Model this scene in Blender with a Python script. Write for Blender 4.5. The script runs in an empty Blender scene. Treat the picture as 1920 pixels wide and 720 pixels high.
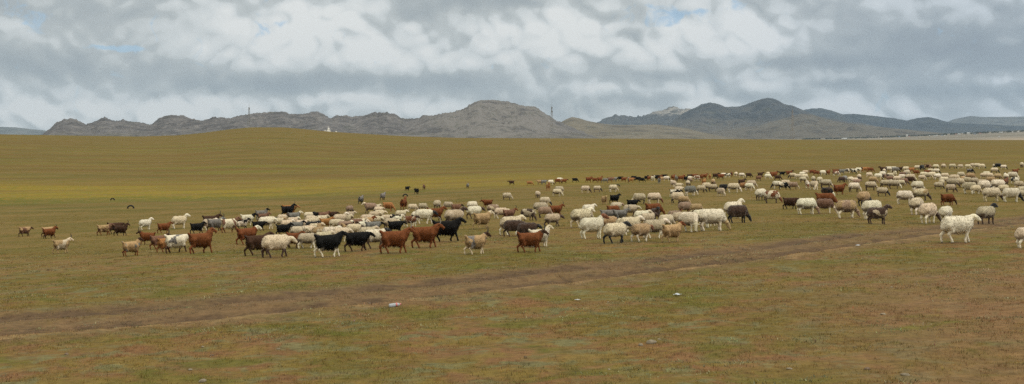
import bpy, math, random
import numpy as np
from mathutils import noise as mnoise, Vector

HAZE = 4.2e-5
random.seed(7)
rng = np.random.default_rng(11)
scene = bpy.context.scene
COL = scene.collection
F, CX, HY = 2400.0, 960.0, 262.0     # lens in pixels of the 1920 wide frame, centre column, horizon row


def lin(r, g, b):
    def f(c):
        c /= 255.0
        return c / 12.92 if c <= .04045 else ((c + .055) / 1.055) ** 2.4
    return (f(r), f(g), f(b))


# ------------------------------------------------------------------ numpy noise
_perm = rng.random((256, 256))


def vnoise(x, y, seed=0):
    x = np.asarray(x, float) + seed * 17.31
    y = np.asarray(y, float) + seed * 9.77
    xi, yi = np.floor(x).astype(int), np.floor(y).astype(int)
    fx, fy = x - xi, y - yi
    fx = fx * fx * (3 - 2 * fx)
    fy = fy * fy * (3 - 2 * fy)
    a = _perm[xi & 255, yi & 255]
    b = _perm[(xi + 1) & 255, yi & 255]
    c = _perm[xi & 255, (yi + 1) & 255]
    d = _perm[(xi + 1) & 255, (yi + 1) & 255]
    return (a * (1 - fx) + b * fx) * (1 - fy) + (c * (1 - fx) + d * fx) * fy


def fbm(x, y, oct=4, seed=0):
    s, a, t = 0, 1, 0
    for o in range(oct):
        s = s + a * vnoise(np.asarray(x) * 2 ** o, np.asarray(y) * 2 ** o, seed + o)
        t += a
        a *= .5
    return s / t


def ridged(x, y, oct=5, seed=0):
    s, a, t = 0, 1, 0
    for o in range(oct):
        s = s + a * (1 - abs(2 * vnoise(np.asarray(x) * 2 ** o, np.asarray(y) * 2 ** o, seed + o) - 1))
        t += a
        a *= .52
    return s / t


def sstep(a, b, x):
    t = np.clip((np.asarray(x, float) - a) / (b - a), 0, 1)
    return t * t * (3 - 2 * t)


# ------------------------------------------------------------------ terrain
CREST = np.array([(-900, 256), (-300, 252), (0, 252), (60, 253), (150, 254.5), (260, 256), (330, 254), (380, 249.5), (430, 243), (470, 239.5),
                  (530, 239.5), (575, 243), (615, 247), (680, 251), (760, 255.5), (860, 258.5), (960, 259), (1300, 260.5),
                  (1560, 262), (1920, 262.5), (2600, 263)], float)
PLAIN = np.array([(900, 264), (1300, 263), (1500, 260.5), (1600, 259), (1700, 255), (1800, 250), (1920, 245), (2300, 240)], float)
# the worn track across the steppe: centre line as Y(X)
TRK = np.polyfit([-12.5, -9.2, -8.0, -5.6, -3.4, 0.0, 4.3, 7.6, 10.5, 14.8, 19.4, 26], [22.6, 23.2, 23.5, 24.4, 26.0, 28.9, 32.0, 34.9, 37.2, 42.2, 48.4, 58], 3)


def track_y(X):
    return np.polyval(TRK, np.clip(X, -16, 28))


def ground_z(X, Y):
    X = np.asarray(X, float)
    Y = np.asarray(Y, float)
    r = np.hypot(X, Y)
    az = np.arctan2(X, Y)
    ca = np.maximum(np.cos(az), .3)
    px = CX + F * np.tan(np.clip(az, -1.0, 1.0))
    g = np.where(r < 40, 0.010 * (r - 40), 2.5 * (1 - np.exp(-np.maximum(r - 40, 0) / 62)))
    tilt = np.where(X > 0, 3.0 * np.tanh(.036 * X / 3.0), 2.0 * np.tanh(.05 * X / 2.0) * sstep(20, 55, r) + .03 * np.maximum(X, -30) * (1 - sstep(20, 55, r)))
    tilt = tilt * (1 - .4 * sstep(110, 260, r))
    z = -(3.25 + g - tilt)
    crest = (HY - np.interp(px, CREST[:, 0], CREST[:, 1])) / F * 900 * ca
    s = sstep(170, 900, r)
    z = z * (1 - s) + crest * s
    far = (HY - np.interp(px, PLAIN[:, 0], PLAIN[:, 1])) / F * 5200 * ca
    low = crest - 9
    z = z + (low - z) * sstep(930, 1250, r)
    z = z + (far - z) * sstep(1250, 5200, r) * (r > 1250)
    # ruts of the track
    d = Y - track_y(X)
    m = (np.abs(X) < 40) & (Y > 0)
    rut = np.exp(-((d - 1.5) / .55) ** 2) * .07 + np.exp(-((d + 1.1) / .5) ** 2) * .08 - np.exp(-((d - .2) / .5) ** 2) * .02 - np.exp(-((d + 2.1) / .6) ** 2) * .04
    z = z - np.where(m, rut, 0)
    z = z + (fbm(X / 3.1, Y / 3.1, 3, 3) - .5) * .10 * (1 - sstep(120, 300, r)) + (fbm(X / 21, Y / 21, 2, 5) - .5) * .25 * sstep(30, 80, r) * (1 - sstep(500, 900, r))
    z = z + (fbm(X / .55, Y / .55, 2, 9) - .5) * .05 * (1 - sstep(50, 90, r))
    return z


def place(px, py):
    """ground point seen at a pixel of the photograph"""
    u = (px - CX) / F
    Ys = np.concatenate([np.linspace(10, 60, 400), np.linspace(60.2, 260, 500), np.linspace(261, 900, 500)])
    rows = HY - ground_z(u * Ys, Ys) / Ys * F
    k = np.nonzero(rows <= py)[0]
    i = int(k[0]) if len(k) else len(Ys) - 1
    Y = float(Ys[i])
    if i > 0 and rows[i] != rows[i - 1]:
        t = (py - rows[i - 1]) / (rows[i] - rows[i - 1])
        Y = float(Ys[i - 1] + (Ys[i] - Ys[i - 1]) * np.clip(t, 0, 1))
    return u * Y, Y, float(ground_z(u * Y, Y))


# ------------------------------------------------------------------ mesh helpers
def new_mesh(name, verts, faces, mat=None, smooth=True):
    me = bpy.data.meshes.new(name)
    me.from_pydata([tuple(v) for v in verts], [], [tuple(f) for f in faces])
    if mat:
        me.materials.append(mat)
    if smooth:
        me.polygons.foreach_set('use_smooth', [True] * len(me.polygons))
    me.update()
    return me


def fast_mesh(name, V, Q, mat=None, smooth=False):
    """verts (n,3) array and faces (m,k) array, quickly"""
    me = bpy.data.meshes.new(name)
    V = np.ascontiguousarray(V, dtype=np.float32)
    Q = np.ascontiguousarray(Q, dtype=np.int32)
    m, k = Q.shape
    me.vertices.add(len(V))
    me.vertices.foreach_set('co', V.ravel())
    me.loops.add(m * k)
    me.loops.foreach_set('vertex_index', Q.ravel())
    me.polygons.add(m)
    me.polygons.foreach_set('loop_start', np.arange(0, m * k, k, dtype=np.int32))
    me.polygons.foreach_set('loop_total', np.full(m, k, dtype=np.int32))
    if smooth:
        me.polygons.foreach_set('use_smooth', np.ones(m, dtype=bool))
    if mat:
        me.materials.append(mat)
    me.update(calc_edges=True)
    me.validate()
    return me


def link(name, me, parent=None, loc=None):
    o = bpy.data.objects.new(name, me)
    COL.objects.link(o)
    if parent is not None:
        o.parent = parent
    if loc is not None:
        o.location = loc
    return o


def tag(o, label, cat, group=None):
    o['label'] = label
    o['category'] = cat
    if group:
        o['group'] = group
    return o


def grid_faces(nr, nc):
    i = np.arange(nr - 1)[:, None] * nc + np.arange(nc - 1)[None, :]
    return np.stack([i, i + 1, i + nc + 1, i + nc], -1).reshape(-1, 4)


class Mb:
    """collects boxes, bars, tubes for one mesh"""
    def __init__(s):
        s.v, s.f = [], []

    def add(s, v, f):
        k = len(s.v)
        s.v += [tuple(a) for a in v]
        s.f += [tuple(i + k for i in q) for q in f]

    def box(s, c, d):
        x, y, z = c
        a, b, e = d[0] / 2, d[1] / 2, d[2] / 2
        v = [(x + i * a, y + j * b, z + k * e) for k in (-1, 1) for j in (-1, 1) for i in (-1, 1)]
        s.add(v, [(0, 2, 3, 1), (4, 5, 7, 6), (0, 1, 5, 4), (2, 6, 7, 3), (0, 4, 6, 2), (1, 3, 7, 5)])

    def tube(s, pts, rad, n=6, cap=True):
        pts = [Vector(p) for p in pts]
        rings = []
        for i, p in enumerate(pts):
            t = (pts[min(i + 1, len(pts) - 1)] - pts[max(i - 1, 0)]).normalized()
            a = t.orthogonal().normalized() if abs(t.z) > .95 else t.cross(Vector((0, 0, 1))).normalized()
            b = t.cross(a)
            r = rad[i] if isinstance(rad, (list, tuple)) else rad
            rings.append([p + (a * math.cos(2 * math.pi * k / n) + b * math.sin(2 * math.pi * k / n)) * r for k in range(n)])
        v = [q for g in rings for q in g]
        f = []
        for i in range(len(pts) - 1):
            for k in range(n):
                f.append((i * n + k, i * n + (k + 1) % n, (i + 1) * n + (k + 1) % n, (i + 1) * n + k))
        if cap:
            f.append(tuple(range(n - 1, -1, -1)))
            f.append(tuple((len(pts) - 1) * n + k for k in range(n)))
        s.add(v, f)

    def lathe(s, prof, n=16, c=(0, 0, 0)):
        v, f = [], []
        for r, z in prof:
            for k in range(n):
                a = 2 * math.pi * k / n
                v.append((c[0] + r * math.cos(a), c[1] + r * math.sin(a), c[2] + z))
        for i in range(len(prof) - 1):
            for k in range(n):
                f.append((i * n + k, i * n + (k + 1) % n, (i + 1) * n + (k + 1) % n, (i + 1) * n + k))
        f.append(tuple(range(n - 1, -1, -1)))
        f.append(tuple((len(prof) - 1) * n + k for k in range(n)))
        s.add(v, f)

    def obj(s, name, mat, parent=None, loc=None, smooth=False):
        return link(name, new_mesh(name, s.v, s.f, mat, smooth), parent, loc)


# ------------------------------------------------------------------ node helpers
class NT:
    def __init__(s, tree):
        s.t = tree

    def n(s, typ, **kw):
        nd = s.t.nodes.new(typ)
        for k, v in kw.items():
            setattr(nd, k, v)
        return nd

    def l(s, a, b):
        s.t.links.new(a, b)

    def put(s, sock, val):
        if hasattr(val, 'is_output') or isinstance(val, bpy.types.NodeSocket):
            s.t.links.new(val, sock)
        else:
            sock.default_value = val

    def math(s, op, a, b=None, clamp=False):
        nd = s.n('ShaderNodeMath', operation=op, use_clamp=clamp)
        s.put(nd.inputs[0], a)
        if b is not None:
            s.put(nd.inputs[1], b)
        return nd.outputs[0]

    def vmath(s, op, a, b=None):
        nd = s.n('ShaderNodeVectorMath', operation=op)
        s.put(nd.inputs[0], a)
        if b is not None:
            s.put(nd.inputs[1], b)
        return nd.outputs['Value'] if op in ('DOT_PRODUCT', 'LENGTH', 'DISTANCE') else nd.outputs['Vector']

    def mix(s, fac, a, b, mode='MIX'):
        nd = s.n('ShaderNodeMix', data_type='RGBA', blend_type=mode)
        s.put(nd.inputs[0], fac)
        s.put(nd.inputs[6], a if isinstance(a, bpy.types.NodeSocket) else tuple(a)[:3] + (1,))
        s.put(nd.inputs[7], b if isinstance(b, bpy.types.NodeSocket) else tuple(b)[:3] + (1,))
        return nd.outputs[2]

    def noise(s, vec, scale, detail=3, rough=.5, dist=0):
        nd = s.n('ShaderNodeTexNoise')
        if vec is not None:
            s.l(vec, nd.inputs['Vector'])
        nd.inputs['Scale'].default_value = scale
        nd.inputs['Detail'].default_value = detail
        nd.inputs['Roughness'].default_value = rough
        nd.inputs['Distortion'].default_value = dist
        return nd.outputs['Fac']

    def step(s, x, a, b):
        nd = s.n('ShaderNodeMapRange', interpolation_type='SMOOTHSTEP')
        s.put(nd.inputs[0], x)
        s.put(nd.inputs[1], a)
        s.put(nd.inputs[2], b)
        return nd.outputs[0]

    def ramp(s, fac, stops):
        nd = s.n('ShaderNodeValToRGB')
        s.put(nd.inputs[0], fac)
        el = nd.color_ramp.elements
        while len(el) < len(stops):
            el.new(.5)
        for e, (p, c) in zip(el, stops):
            e.position = p
            e.color = tuple(c)[:3] + (1,)
        return nd.outputs[0]


def material(name):
    m = bpy.data.materials.new(name)
    m.use_nodes = True
    t = NT(m.node_tree)
    b = m.node_tree.nodes['Principled BSDF']
    b.inputs['Roughness'].default_value = .9
    b.inputs['Specular IOR Level'].default_value = .2
    return m, t, b


def plain_mat(name, col, rough=.8, var=.25, scale=6, spec=.3):
    m, t, b = material(name)
    tc = t.n('ShaderNodeTexCoord')
    n = t.noise(tc.outputs['Object'], scale, 4)
    c = t.mix(t.step(n, .3, .7), tuple(x * (1 - var) for x in col), tuple(min(1, x * (1 + var)) for x in col))
    t.l(c, b.inputs['Base Color'])
    b.inputs['Roughness'].default_value = rough
    b.inputs['Specular IOR Level'].default_value = spec
    return m

# ------------------------------------------------------------------ camera and render settings
cam_d = bpy.data.cameras.new('camera')
cam_d.sensor_width = 36
cam_d.lens = F / 1920 * 36
cam_d.shift_y = -(360 - HY) / 1920
cam_d.clip_start = .1
cam_d.clip_end = 60000
cam = link('camera', cam_d)
cam.location = (0, 0, 0)
cam.rotation_euler = (math.radians(90), 0, 0)
scene.camera = cam
scene.view_settings.view_transform = 'Standard'
scene.view_settings.look = 'None'
scene.view_settings.exposure = 0
scene.view_settings.gamma = 1
scene.render.engine = 'CYCLES'
scene.cycles.use_denoising = False
scene.cycles.max_bounces = 3
scene.cycles.diffuse_bounces = 2
scene.cycles.use_adaptive_sampling = True
scene.cycles.adaptive_threshold = .01
scene.cycles.volume_bounces = 0

# ------------------------------------------------------------------ daylight: broken overcast
SUN_EL, SUN_AZ = math.radians(46), math.radians(118)      # azimuth from +Y towards +X: over the right shoulder
sun_d = bpy.data.lights.new('sun', 'SUN')
sun_d.energy = 1.5
sun_d.angle = math.radians(10)
sun_d.color = (1, .95, .87)
sun = link('sun', sun_d)
sd = Vector((math.sin(SUN_AZ) * math.cos(SUN_EL), math.cos(SUN_AZ) * math.cos(SUN_EL), math.sin(SUN_EL)))
sun.rotation_euler = sd.to_track_quat('Z', 'Y').to_euler()
sun.location = (0, 0, 40)

world = bpy.data.worlds.new('World')
scene.world = world
world.use_nodes = True
w = NT(world.node_tree)
bg = world.node_tree.nodes['Background']
skyt = w.n('ShaderNodeTexSky', sky_type='NISHITA')
skyt.sun_disc = False
skyt.sun_elevation = SUN_EL
skyt.sun_rotation = SUN_AZ
skyt.altitude = 1300
tc = w.n('ShaderNodeTexCoord')
d = tc.outputs['Generated']
sep = w.n('ShaderNodeSeparateXYZ')
w.l(d, sep.inputs[0])
dx, dy, dz = sep.outputs
az = w.math('ARCTAN2', dx, dy)
el = w.math('ARCSINE', dz)
# stretched direction: cloud decks low over the horizon are seen edge-on
sv = w.n('ShaderNodeCombineXYZ')
w.l(az, sv.inputs[0])
w.l(w.math('MULTIPLY', el, 1.2), sv.inputs[1])
sv = sv.outputs[0]
wn = w.n('ShaderNodeTexNoise')
w.l(sv, wn.inputs['Vector'])
wn.inputs['Scale'].default_value = 17
wn.inputs['Detail'].default_value = 6
wn.inputs['Roughness'].default_value = .6
warp = w.vmath('MULTIPLY', w.vmath('SUBTRACT', wn.outputs['Color'], (.5, .5, .5)), (.050, .026, 0))
ae = w.n('ShaderNodeCombineXYZ')
w.l(az, ae.inputs[0])
w.l(el, ae.inputs[1])
ae = w.vmath('ADD', ae.outputs[0], warp)


def blobs(lst):
    acc = None
    for (x, y, sx, sy, a) in lst:
        c = (math.atan((x - CX) / F), math.atan((HY - y) / F), 0)
        q = w.vmath('MULTIPLY', w.vmath('SUBTRACT', ae, c), (F / sx, F / sy, 0))
        e = w.math('EXPONENT', w.math('MULTIPLY', w.vmath('DOT_PRODUCT', q, q), -1.0))
        e = w.math('MULTIPLY', e, a)
        acc = e if acc is None else w.math('ADD', acc, e)
    return acc


CLOUD = [(500, 215, 900, 22, .16), (1650, 225, 300, 20, .14), (490, 70, 110, 55, .42), (625, 35, 90, 45, .45), (700, 90, 120, 40, .15), (1010, 60, 170, 65, .42), (1275, 62, 38, 34, .40), (1430, 72, 100, 50, .40), (1340, 92, 110, 36, .2),
         (1180, 100, 80, 30, .18), (70, 205, 170, 40, .30), (300, 178, 45, 25, .22), (390, 197, 45, 14, .34), (600, 181, 75, 10, .5), (700, 188, 40, 9, .3), (790, 195, 60, 16, .22),
         (1190, 166, 150, 12, .34), (1420, 168, 40, 10, .25), (1310, 190, 45, 11, .55), (1895, 150, 60, 10, .52), (1690, 205, 160, 14, .1), (1560, 190, 60, 18, .15), (660, 130, 60, 25, .12), (830, 118, 60, 22, .2),
         (90, 130, 190, 36, -.32), (60, 25, 260, 40, -.16), (330, 70, 90, 30, -.12), (440, 162, 160, 22, -.30), (640, 152, 220, 26, -.22), (830, 158, 130, 24, -.28), (860, 8, 130, 34, -.36), (530, 130, 110, 26, -.08),
         (1130, 120, 110, 14, -.22), (1180, 60, 40, 14, -.25), (1500, 122, 190, 17, -.36), (1620, 75, 160, 46, -.18), (1850, 110, 170, 45, -.36), (1800, 178, 220, 18, -.26), (1090, 195, 150, 22, -.26), (1560, 168, 70, 12, -.3), (1230, 140, 90, 10, -.2), (980, 4, 70, 14, -.3), (1500, 5, 130, 14, -.1)]
big = w.noise(sv, 6, 5, .5, .2)
fine = w.noise(sv, 20, 6, .56, .25)
shv = w.vmath('ADD', sv, (.004, .014, 0))
fine2 = w.noise(shv, 20, 6, .56, .25)
lit = w.math('MULTIPLY', w.math('SUBTRACT', fine, fine2), .40)
val = w.math('ADD', w.math('MULTIPLY', w.math('SUBTRACT', big, .5), .26), w.math('MULTIPLY', w.math('SUBTRACT', fine, .5), .20))
val = w.math('ADD', val, lit)
val = w.math('ADD', val, .58)
val = w.math('ADD', val, w.math('MULTIPLY', blobs(CLOUD), .95))
# cauliflower heads on the sunlit parts of the deck
def puffs(vec):
    acc = None
    for sc_, a_ in ((10, 1.0), (23, .62), (52, .36)):
        b_ = w.math('MULTIPLY', w.math('ABSOLUTE', w.math('SUBTRACT', w.noise(vec, sc_, 0), .5)), a_)
        acc = b_ if acc is None else w.math('ADD', acc, b_)
    return acc


wv = w.vmath('ADD', sv, w.vmath('MULTIPLY', warp, (.5, .6, 0)))
p1, p2 = puffs(wv), puffs(w.vmath('ADD', wv, (.004, .009, 0)))
pf = w.math('ADD', w.math('MULTIPLY', w.math('SUBTRACT', p1, p2), 1.1), w.math('MULTIPLY', w.math('SUBTRACT', p1, .17), .55))
val = w.math('ADD', val, w.math('MULTIPLY', pf, w.math('ADD', .35, w.step(val, .35, .8))))
crisp = w.step(w.math('ADD', val, w.math('MULTIPLY', pf, 1.3)), .50, .70)
val = w.math('ADD', w.math('ADD', val, -.055), w.math('MULTIPLY', crisp, .11))
cloud = w.ramp(val, [(.0, lin(150, 158, 164)), (.25, lin(166, 174, 177)), (.5, lin(190, 196, 196)), (.75, lin(213, 218, 218)), (1, lin(232, 234, 232))])
# the deck towards the right is bluer
cloud = w.mix(w.math('MULTIPLY', w.step(az, .05, .38), .40), cloud, lin(214, 228, 250), 'MULTIPLY')
hole = blobs([(240, 97, 40, 8, .95), (193, 90, 20, 6, .8), (525, 48, 50, 12, .42), (1240, 32, 75, 20, .62), (12, 40, 50, 45, .4), (1330, 24, 60, 9, .5)])
hole = w.step(w.math('ADD', hole, w.math('MULTIPLY', w.math('SUBTRACT', w.noise(sv, 45, 5, .6, .8), .5), 2.4)), .30, .80)
blue = w.mix(.75, skyt.outputs[0], (.0, .0, .0))
skymul = w.n('ShaderNodeVectorMath', operation='SCALE')
w.l(skyt.outputs[0], skymul.inputs[0])
skymul.inputs['Scale'].default_value = .10
blue = w.mix(.55, skymul.outputs[0], lin(150, 196, 236))
col = w.mix(w.math('MULTIPLY', hole, .7), cloud, blue)
# unseen overhead deck, brightened and warmed to light the ground; overcast is brightest there
top = w.step(el, .13, .55)
col = w.mix(top, col, w.mix(1.0, col, (2.0, 1.80, 1.50), 'MULTIPLY'))
# below the horizon: the far ground's tone
col = w.mix(w.step(el, -.03, -.002), (.14, .12, .07), col)
w.l(col, bg.inputs['Color'])
bg.inputs['Strength'].default_value = 1.0
world.cycles.sampling_method = 'MANUAL'
world.cycles.sample_map_resolution = 512

# ------------------------------------------------------------------ steppe colours, shared by the ground and the grass on it
def steppe_color(t, vec, fine_amt=1.0):
    """vec: world position. Returns the colour of the turf there."""
    flat = t.vmath('MULTIPLY', vec, (1, 1, 0))
    sx = t.n('ShaderNodeSeparateXYZ')
    t.l(flat, sx.inputs[0])
    X, Y = sx.outputs[0], sx.outputs[1]
    olive, straw, red, green, sage = (.130, .096, .024), (.182, .122, .042), (.176, .093, .048), (.098, .099, .019), (.142, .134, .074)
    n1 = t.noise(flat, .16, 5, .6, .4)
    n2 = t.noise(flat, 1.0, 5, .62, .5)
    n3 = t.noise(t.vmath('ADD', flat, (31, 7, 0)), .55, 5, .62, .6)
    n4 = t.noise(t.vmath('ADD', flat, (9, 53, 0)), 1.35, 5, .65, .6)
    near = t.step(Y, 62, 26)
    c = t.mix(t.step(n1, .38, .62), olive, straw)
    redm = t.math('MULTIPLY', t.step(t.math('ADD', t.math('MULTIPLY', n2, .6), t.math('MULTIPLY', n1, .45)), .47, .63), t.math('ADD', t.math('MULTIPLY', near, .8), .22))
    c = t.mix(redm, c, red)
    c = t.mix(t.math('MULTIPLY', t.step(n3, .50, .66), t.math('ADD', t.math('MULTIPLY', near, .35), .4)), c, green)
    c = t.mix(t.math('MULTIPLY', t.math('MULTIPLY', t.step(n4, .50, .62), t.step(n3, .64, .47)), t.math('ADD', t.math('MULTIPLY', near, .8), .03)), c, sage)
    # redder, barer towards the lower right of the slope
    rr = t.step(t.math('SUBTRACT', t.math('MULTIPLY', X, 1.0), t.math('MULTIPLY', Y, .12)), .5, 4.5)
    rr = t.math('MULTIPLY', rr, t.math('MULTIPLY', t.step(Y, 32, 23), t.step(n2, .28, .48)))
    c = t.mix(t.math('MULTIPLY', rr, .70), c, (.186, .107, .062))
    # the yellow belt of weeds beyond the flock and bands parallel to it further out
    st = t.noise(t.vmath('MULTIPLY', flat, (.012, .07, 0)), 1.0, 4, .6, .5)
    far = t.step(Y, 90, 200)
    c = t.mix(t.math('MULTIPLY', far, t.step(st, .45, .62)), c, (.142, .088, .026))
    c = t.mix(t.math('MULTIPLY', far, t.step(st, .46, .33)), c, (.150, .122, .024))
    st2 = t.noise(t.vmath('MULTIPLY', flat, (.035, .16, 0)), 1.0, 5, .65, .8)
    c = t.mix(t.math('MULTIPLY', t.math('MULTIPLY', t.step(Y, 60, 140), .75), t.step(st2, .52, .64)), c, (.088, .082, .017))
    c = t.mix(t.math('MULTIPLY', t.math('MULTIPLY', t.step(Y, 60, 140), .6), t.step(st2, .44, .32)), c, (.185, .115, .042))
    yw = t.math('ADD', Y, t.math('MULTIPLY', t.math('SUBTRACT', n1, .5), 26))
    belt = t.math('MULTIPLY', t.step(yw, 138, 152), t.step(yw, 222, 186))
    belt = t.math('MULTIPLY', belt, t.step(X, 45, -25))
    belt = t.math('MULTIPLY', belt, t.math('ADD', .30, t.math('MULTIPLY', t.step(st2, .40, .58), .7)))
    c = t.mix(t.math('MULTIPLY', belt, .70), c, t.mix(t.step(n2, .42, .58), (.29, .185, .022), (.20, .172, .018)))
    edge = t.math('MULTIPLY', t.step(yw, 133, 142), t.step(yw, 160, 147))
    edge = t.math('MULTIPLY', edge, t.math('MULTIPLY', t.step(X, 10, -35), t.step(n2, .40, .56)))
    c = t.mix(t.math('MULTIPLY', edge, .85), c, (.10, .105, .014))
    fl = t.math('MULTIPLY', t.step(n4, .60, .70), t.math('MULTIPLY', t.step(Y, 150, 200), t.step(Y, 480, 300)))
    c = t.mix(t.math('MULTIPLY', fl, .5), c, (.115, .115, .018))
    # worn track
    co = TRK
    p = t.math('ADD', t.math('MULTIPLY', X, float(co[0])), float(co[1]))
    p = t.math('ADD', t.math('MULTIPLY', p, X), float(co[2]))
    p = t.math('ADD', t.math('MULTIPLY', p, X), float(co[3]))
    dd = t.math('SUBTRACT', Y, p)
    dw = t.math('ADD', dd, t.math('MULTIPLY', t.math('SUBTRACT', n2, .5), 2.4))
    ab = t.math('ABSOLUTE', dw)
    tr = t.math('MULTIPLY', t.step(ab, 3.8, 1.6), t.step(t.math('ABSOLUTE', X), 40, 30))
    r1 = t.step(t.math('ABSOLUTE', t.math('SUBTRACT', dw, 1.5)), 1.0, .35)
    r2 = t.step(t.math('ABSOLUTE', t.math('ADD', dw, 1.1)), .8, .3)
    rim = t.step(t.math('ABSOLUTE', t.math('ADD', dw, 2.0)), .5, .15)
    rm = t.math('MAXIMUM', r1, r2)
    c = t.mix(t.math('MULTIPLY', tr, t.math('ADD', .58, t.math('MULTIPLY', t.step(n3, .3, .6), .36))), c, (.158, .098, .060))
    c = t.mix(t.math('MULTIPLY', t.math('MULTIPLY', rm, tr), t.math('ADD', .25, t.math('MULTIPLY', t.step(n4, .36, .56), .70))), c, (.100, .062, .042))
    c = t.mix(t.math('MULTIPLY', t.math('MULTIPLY', t.math('MULTIPLY', rim, tr), t.step(n4, .40, .55)), .7), c, (.27, .175, .095))
    # clumps and bare crumbs
    f1 = t.noise(flat, 6.0, 5, .75)
    f2 = t.noise(flat, 1.9, 5, .7)
    fa = t.math('ADD', .25, t.math('MULTIPLY', t.step(Y, 160, 45), .75))
    k = t.math('ADD', t.math('MULTIPLY', t.math('MULTIPLY', t.math('SUBTRACT', f1, .5), 1.7 * fine_amt), fa), t.math('ADD', 1.0, t.math('MULTIPLY', t.math('SUBTRACT', f2, .5), .9 * fine_amt)))
    sc = t.n('ShaderNodeVectorMath', operation='SCALE')
    t.l(c, sc.inputs[0])
    t.l(k, sc.inputs['Scale'])
    nf = t.mix(t.step(Y, 60, 320), (1.01, 1.02, .83), (1.0, 1.01, .64))
    return t.vmath('MULTIPLY', sc.outputs[0], nf), Y, tr


def ground_material():
    m, t, b = material('steppe_turf')
    tc = t.n('ShaderNodeTexCoord')
    c, Y, tr = steppe_color(t, tc.outputs['Object'])
    # the valley floor beyond the rise: greyer
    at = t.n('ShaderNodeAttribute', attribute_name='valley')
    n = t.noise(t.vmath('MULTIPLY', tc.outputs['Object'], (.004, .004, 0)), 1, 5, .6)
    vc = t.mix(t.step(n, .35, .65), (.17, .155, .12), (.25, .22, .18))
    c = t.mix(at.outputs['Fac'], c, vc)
    at2 = t.n('ShaderNodeAttribute', attribute_name='bare')
    c = t.mix(at2.outputs['Fac'], c, (.42, .33, .24))
    t.l(c, b.inputs['Base Color'])
    b.inputs['Specular IOR Level'].default_value = .1
    bp = t.n('ShaderNodeBump')
    bp.inputs['Strength'].default_value = .5
    bp.inputs['Distance'].default_value = .05
    t.l(t.noise(tc.outputs['Object'], 7, 5, .7), bp.inputs['Height'])
    t.l(bp.outputs[0], b.inputs['Normal'])
    return m


th = np.radians(np.concatenate([np.arange(-180, -60, 6), np.arange(-60, -27, 1.0), np.arange(-27, 27, .13), np.arange(27, 60, 1.0), np.arange(60, 181, 6)]))
rr_ = np.concatenate([[.5, 2, 4, 6, 8, 10, 12], np.arange(13, 62, .22), np.arange(62, 200, 1.6), np.arange(200, 900, 12), np.geomspace(900, 13000, 64)])
TH, RR = np.meshgrid(th, rr_)
GX, GY = RR * np.sin(TH), RR * np.cos(TH)
GZ = ground_z(GX, GY)
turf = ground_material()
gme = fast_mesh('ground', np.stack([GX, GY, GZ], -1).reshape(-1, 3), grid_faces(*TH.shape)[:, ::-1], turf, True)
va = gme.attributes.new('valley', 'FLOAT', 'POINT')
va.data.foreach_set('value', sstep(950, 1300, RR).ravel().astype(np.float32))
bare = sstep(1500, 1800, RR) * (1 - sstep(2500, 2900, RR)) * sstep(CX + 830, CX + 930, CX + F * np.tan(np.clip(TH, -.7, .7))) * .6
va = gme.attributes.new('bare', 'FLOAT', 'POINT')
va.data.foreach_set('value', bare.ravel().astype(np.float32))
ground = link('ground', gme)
ground['kind'] = 'structure'
tag(ground, 'rolling olive and reddish steppe with a worn two-rut dirt track', 'ground')

# ------------------------------------------------------------------ grass and grey sage on the near slope
def grass_material(name, sage=False):
    m, t, b = material(name)
    tc = t.n('ShaderNodeTexCoord')
    if sage:
        n = t.noise(tc.outputs['Object'], 1.3, 3)
        c = t.mix(t.step(n, .3, .7), (.135, .138, .070), (.195, .185, .105))
    else:
        c, Y, tr = steppe_color(t, tc.outputs['Object'], .45)
    at = t.n('ShaderNodeAttribute', attribute_name='tone')
    sc = t.n('ShaderNodeVectorMath', operation='MULTIPLY')
    t.l(c, sc.inputs[0])
    t.l(at.outputs['Color'], sc.inputs[1])
    t.l(sc.outputs[0], b.inputs['Base Color'])
    b.inputs['Specular IOR Level'].default_value = .1
    return m


def tufts(n_pos, Xs, Ys, blades, hmin, hmax, spread, width, lean):
    """one narrow triangle per blade"""
    N = n_pos * blades
    X0 = np.repeat(Xs, blades)
    Y0 = np.repeat(Ys, blades)
    a = rng.random(N) * 2 * np.pi
    rad = spread * np.sqrt(rng.random(N))
    bx, by = X0 + rad * np.cos(a), Y0 + rad * np.sin(a)
    bz = ground_z(bx, by) - .012
    hgt = np.repeat(rng.uniform(hmin, hmax, n_pos), blades) * rng.uniform(.6, 1.25, N)
    wd = width * rng.uniform(.7, 1.4, N)
    fa = rng.random(N) * np.pi
    la = a + rng.normal(0, .7, N)
    ln = lean * hgt * rng.random(N)
    v = np.empty((N, 3, 3))
    v[:, 0] = np.stack([bx - wd * np.cos(fa), by - wd * np.sin(fa), bz], -1)
    v[:, 1] = np.stack([bx + wd * np.cos(fa), by + wd * np.sin(fa), bz], -1)
    v[:, 2] = np.stack([bx + ln * np.cos(la), by + ln * np.sin(la), bz + hgt], -1)
    tone = 1.28 * np.repeat(np.exp(rng.normal(0, .42, (n_pos, 1))) * (1 + rng.normal(0, .13, (n_pos, 3))), blades, 0) * np.exp(rng.normal(0, .22, (N, 1)))
    return v, np.clip(tone, .35, 2.3)


def scatter(r0, r1, per_m2, half=.56):
    A = half * (r1 * r1 - r0 * r0)
    n = int(A * per_m2)
    r = np.sqrt(rng.uniform(r0 * r0, r1 * r1, n))
    a = rng.uniform(-half, half, n)
    return r * np.sin(a), r * np.cos(a)


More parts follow.
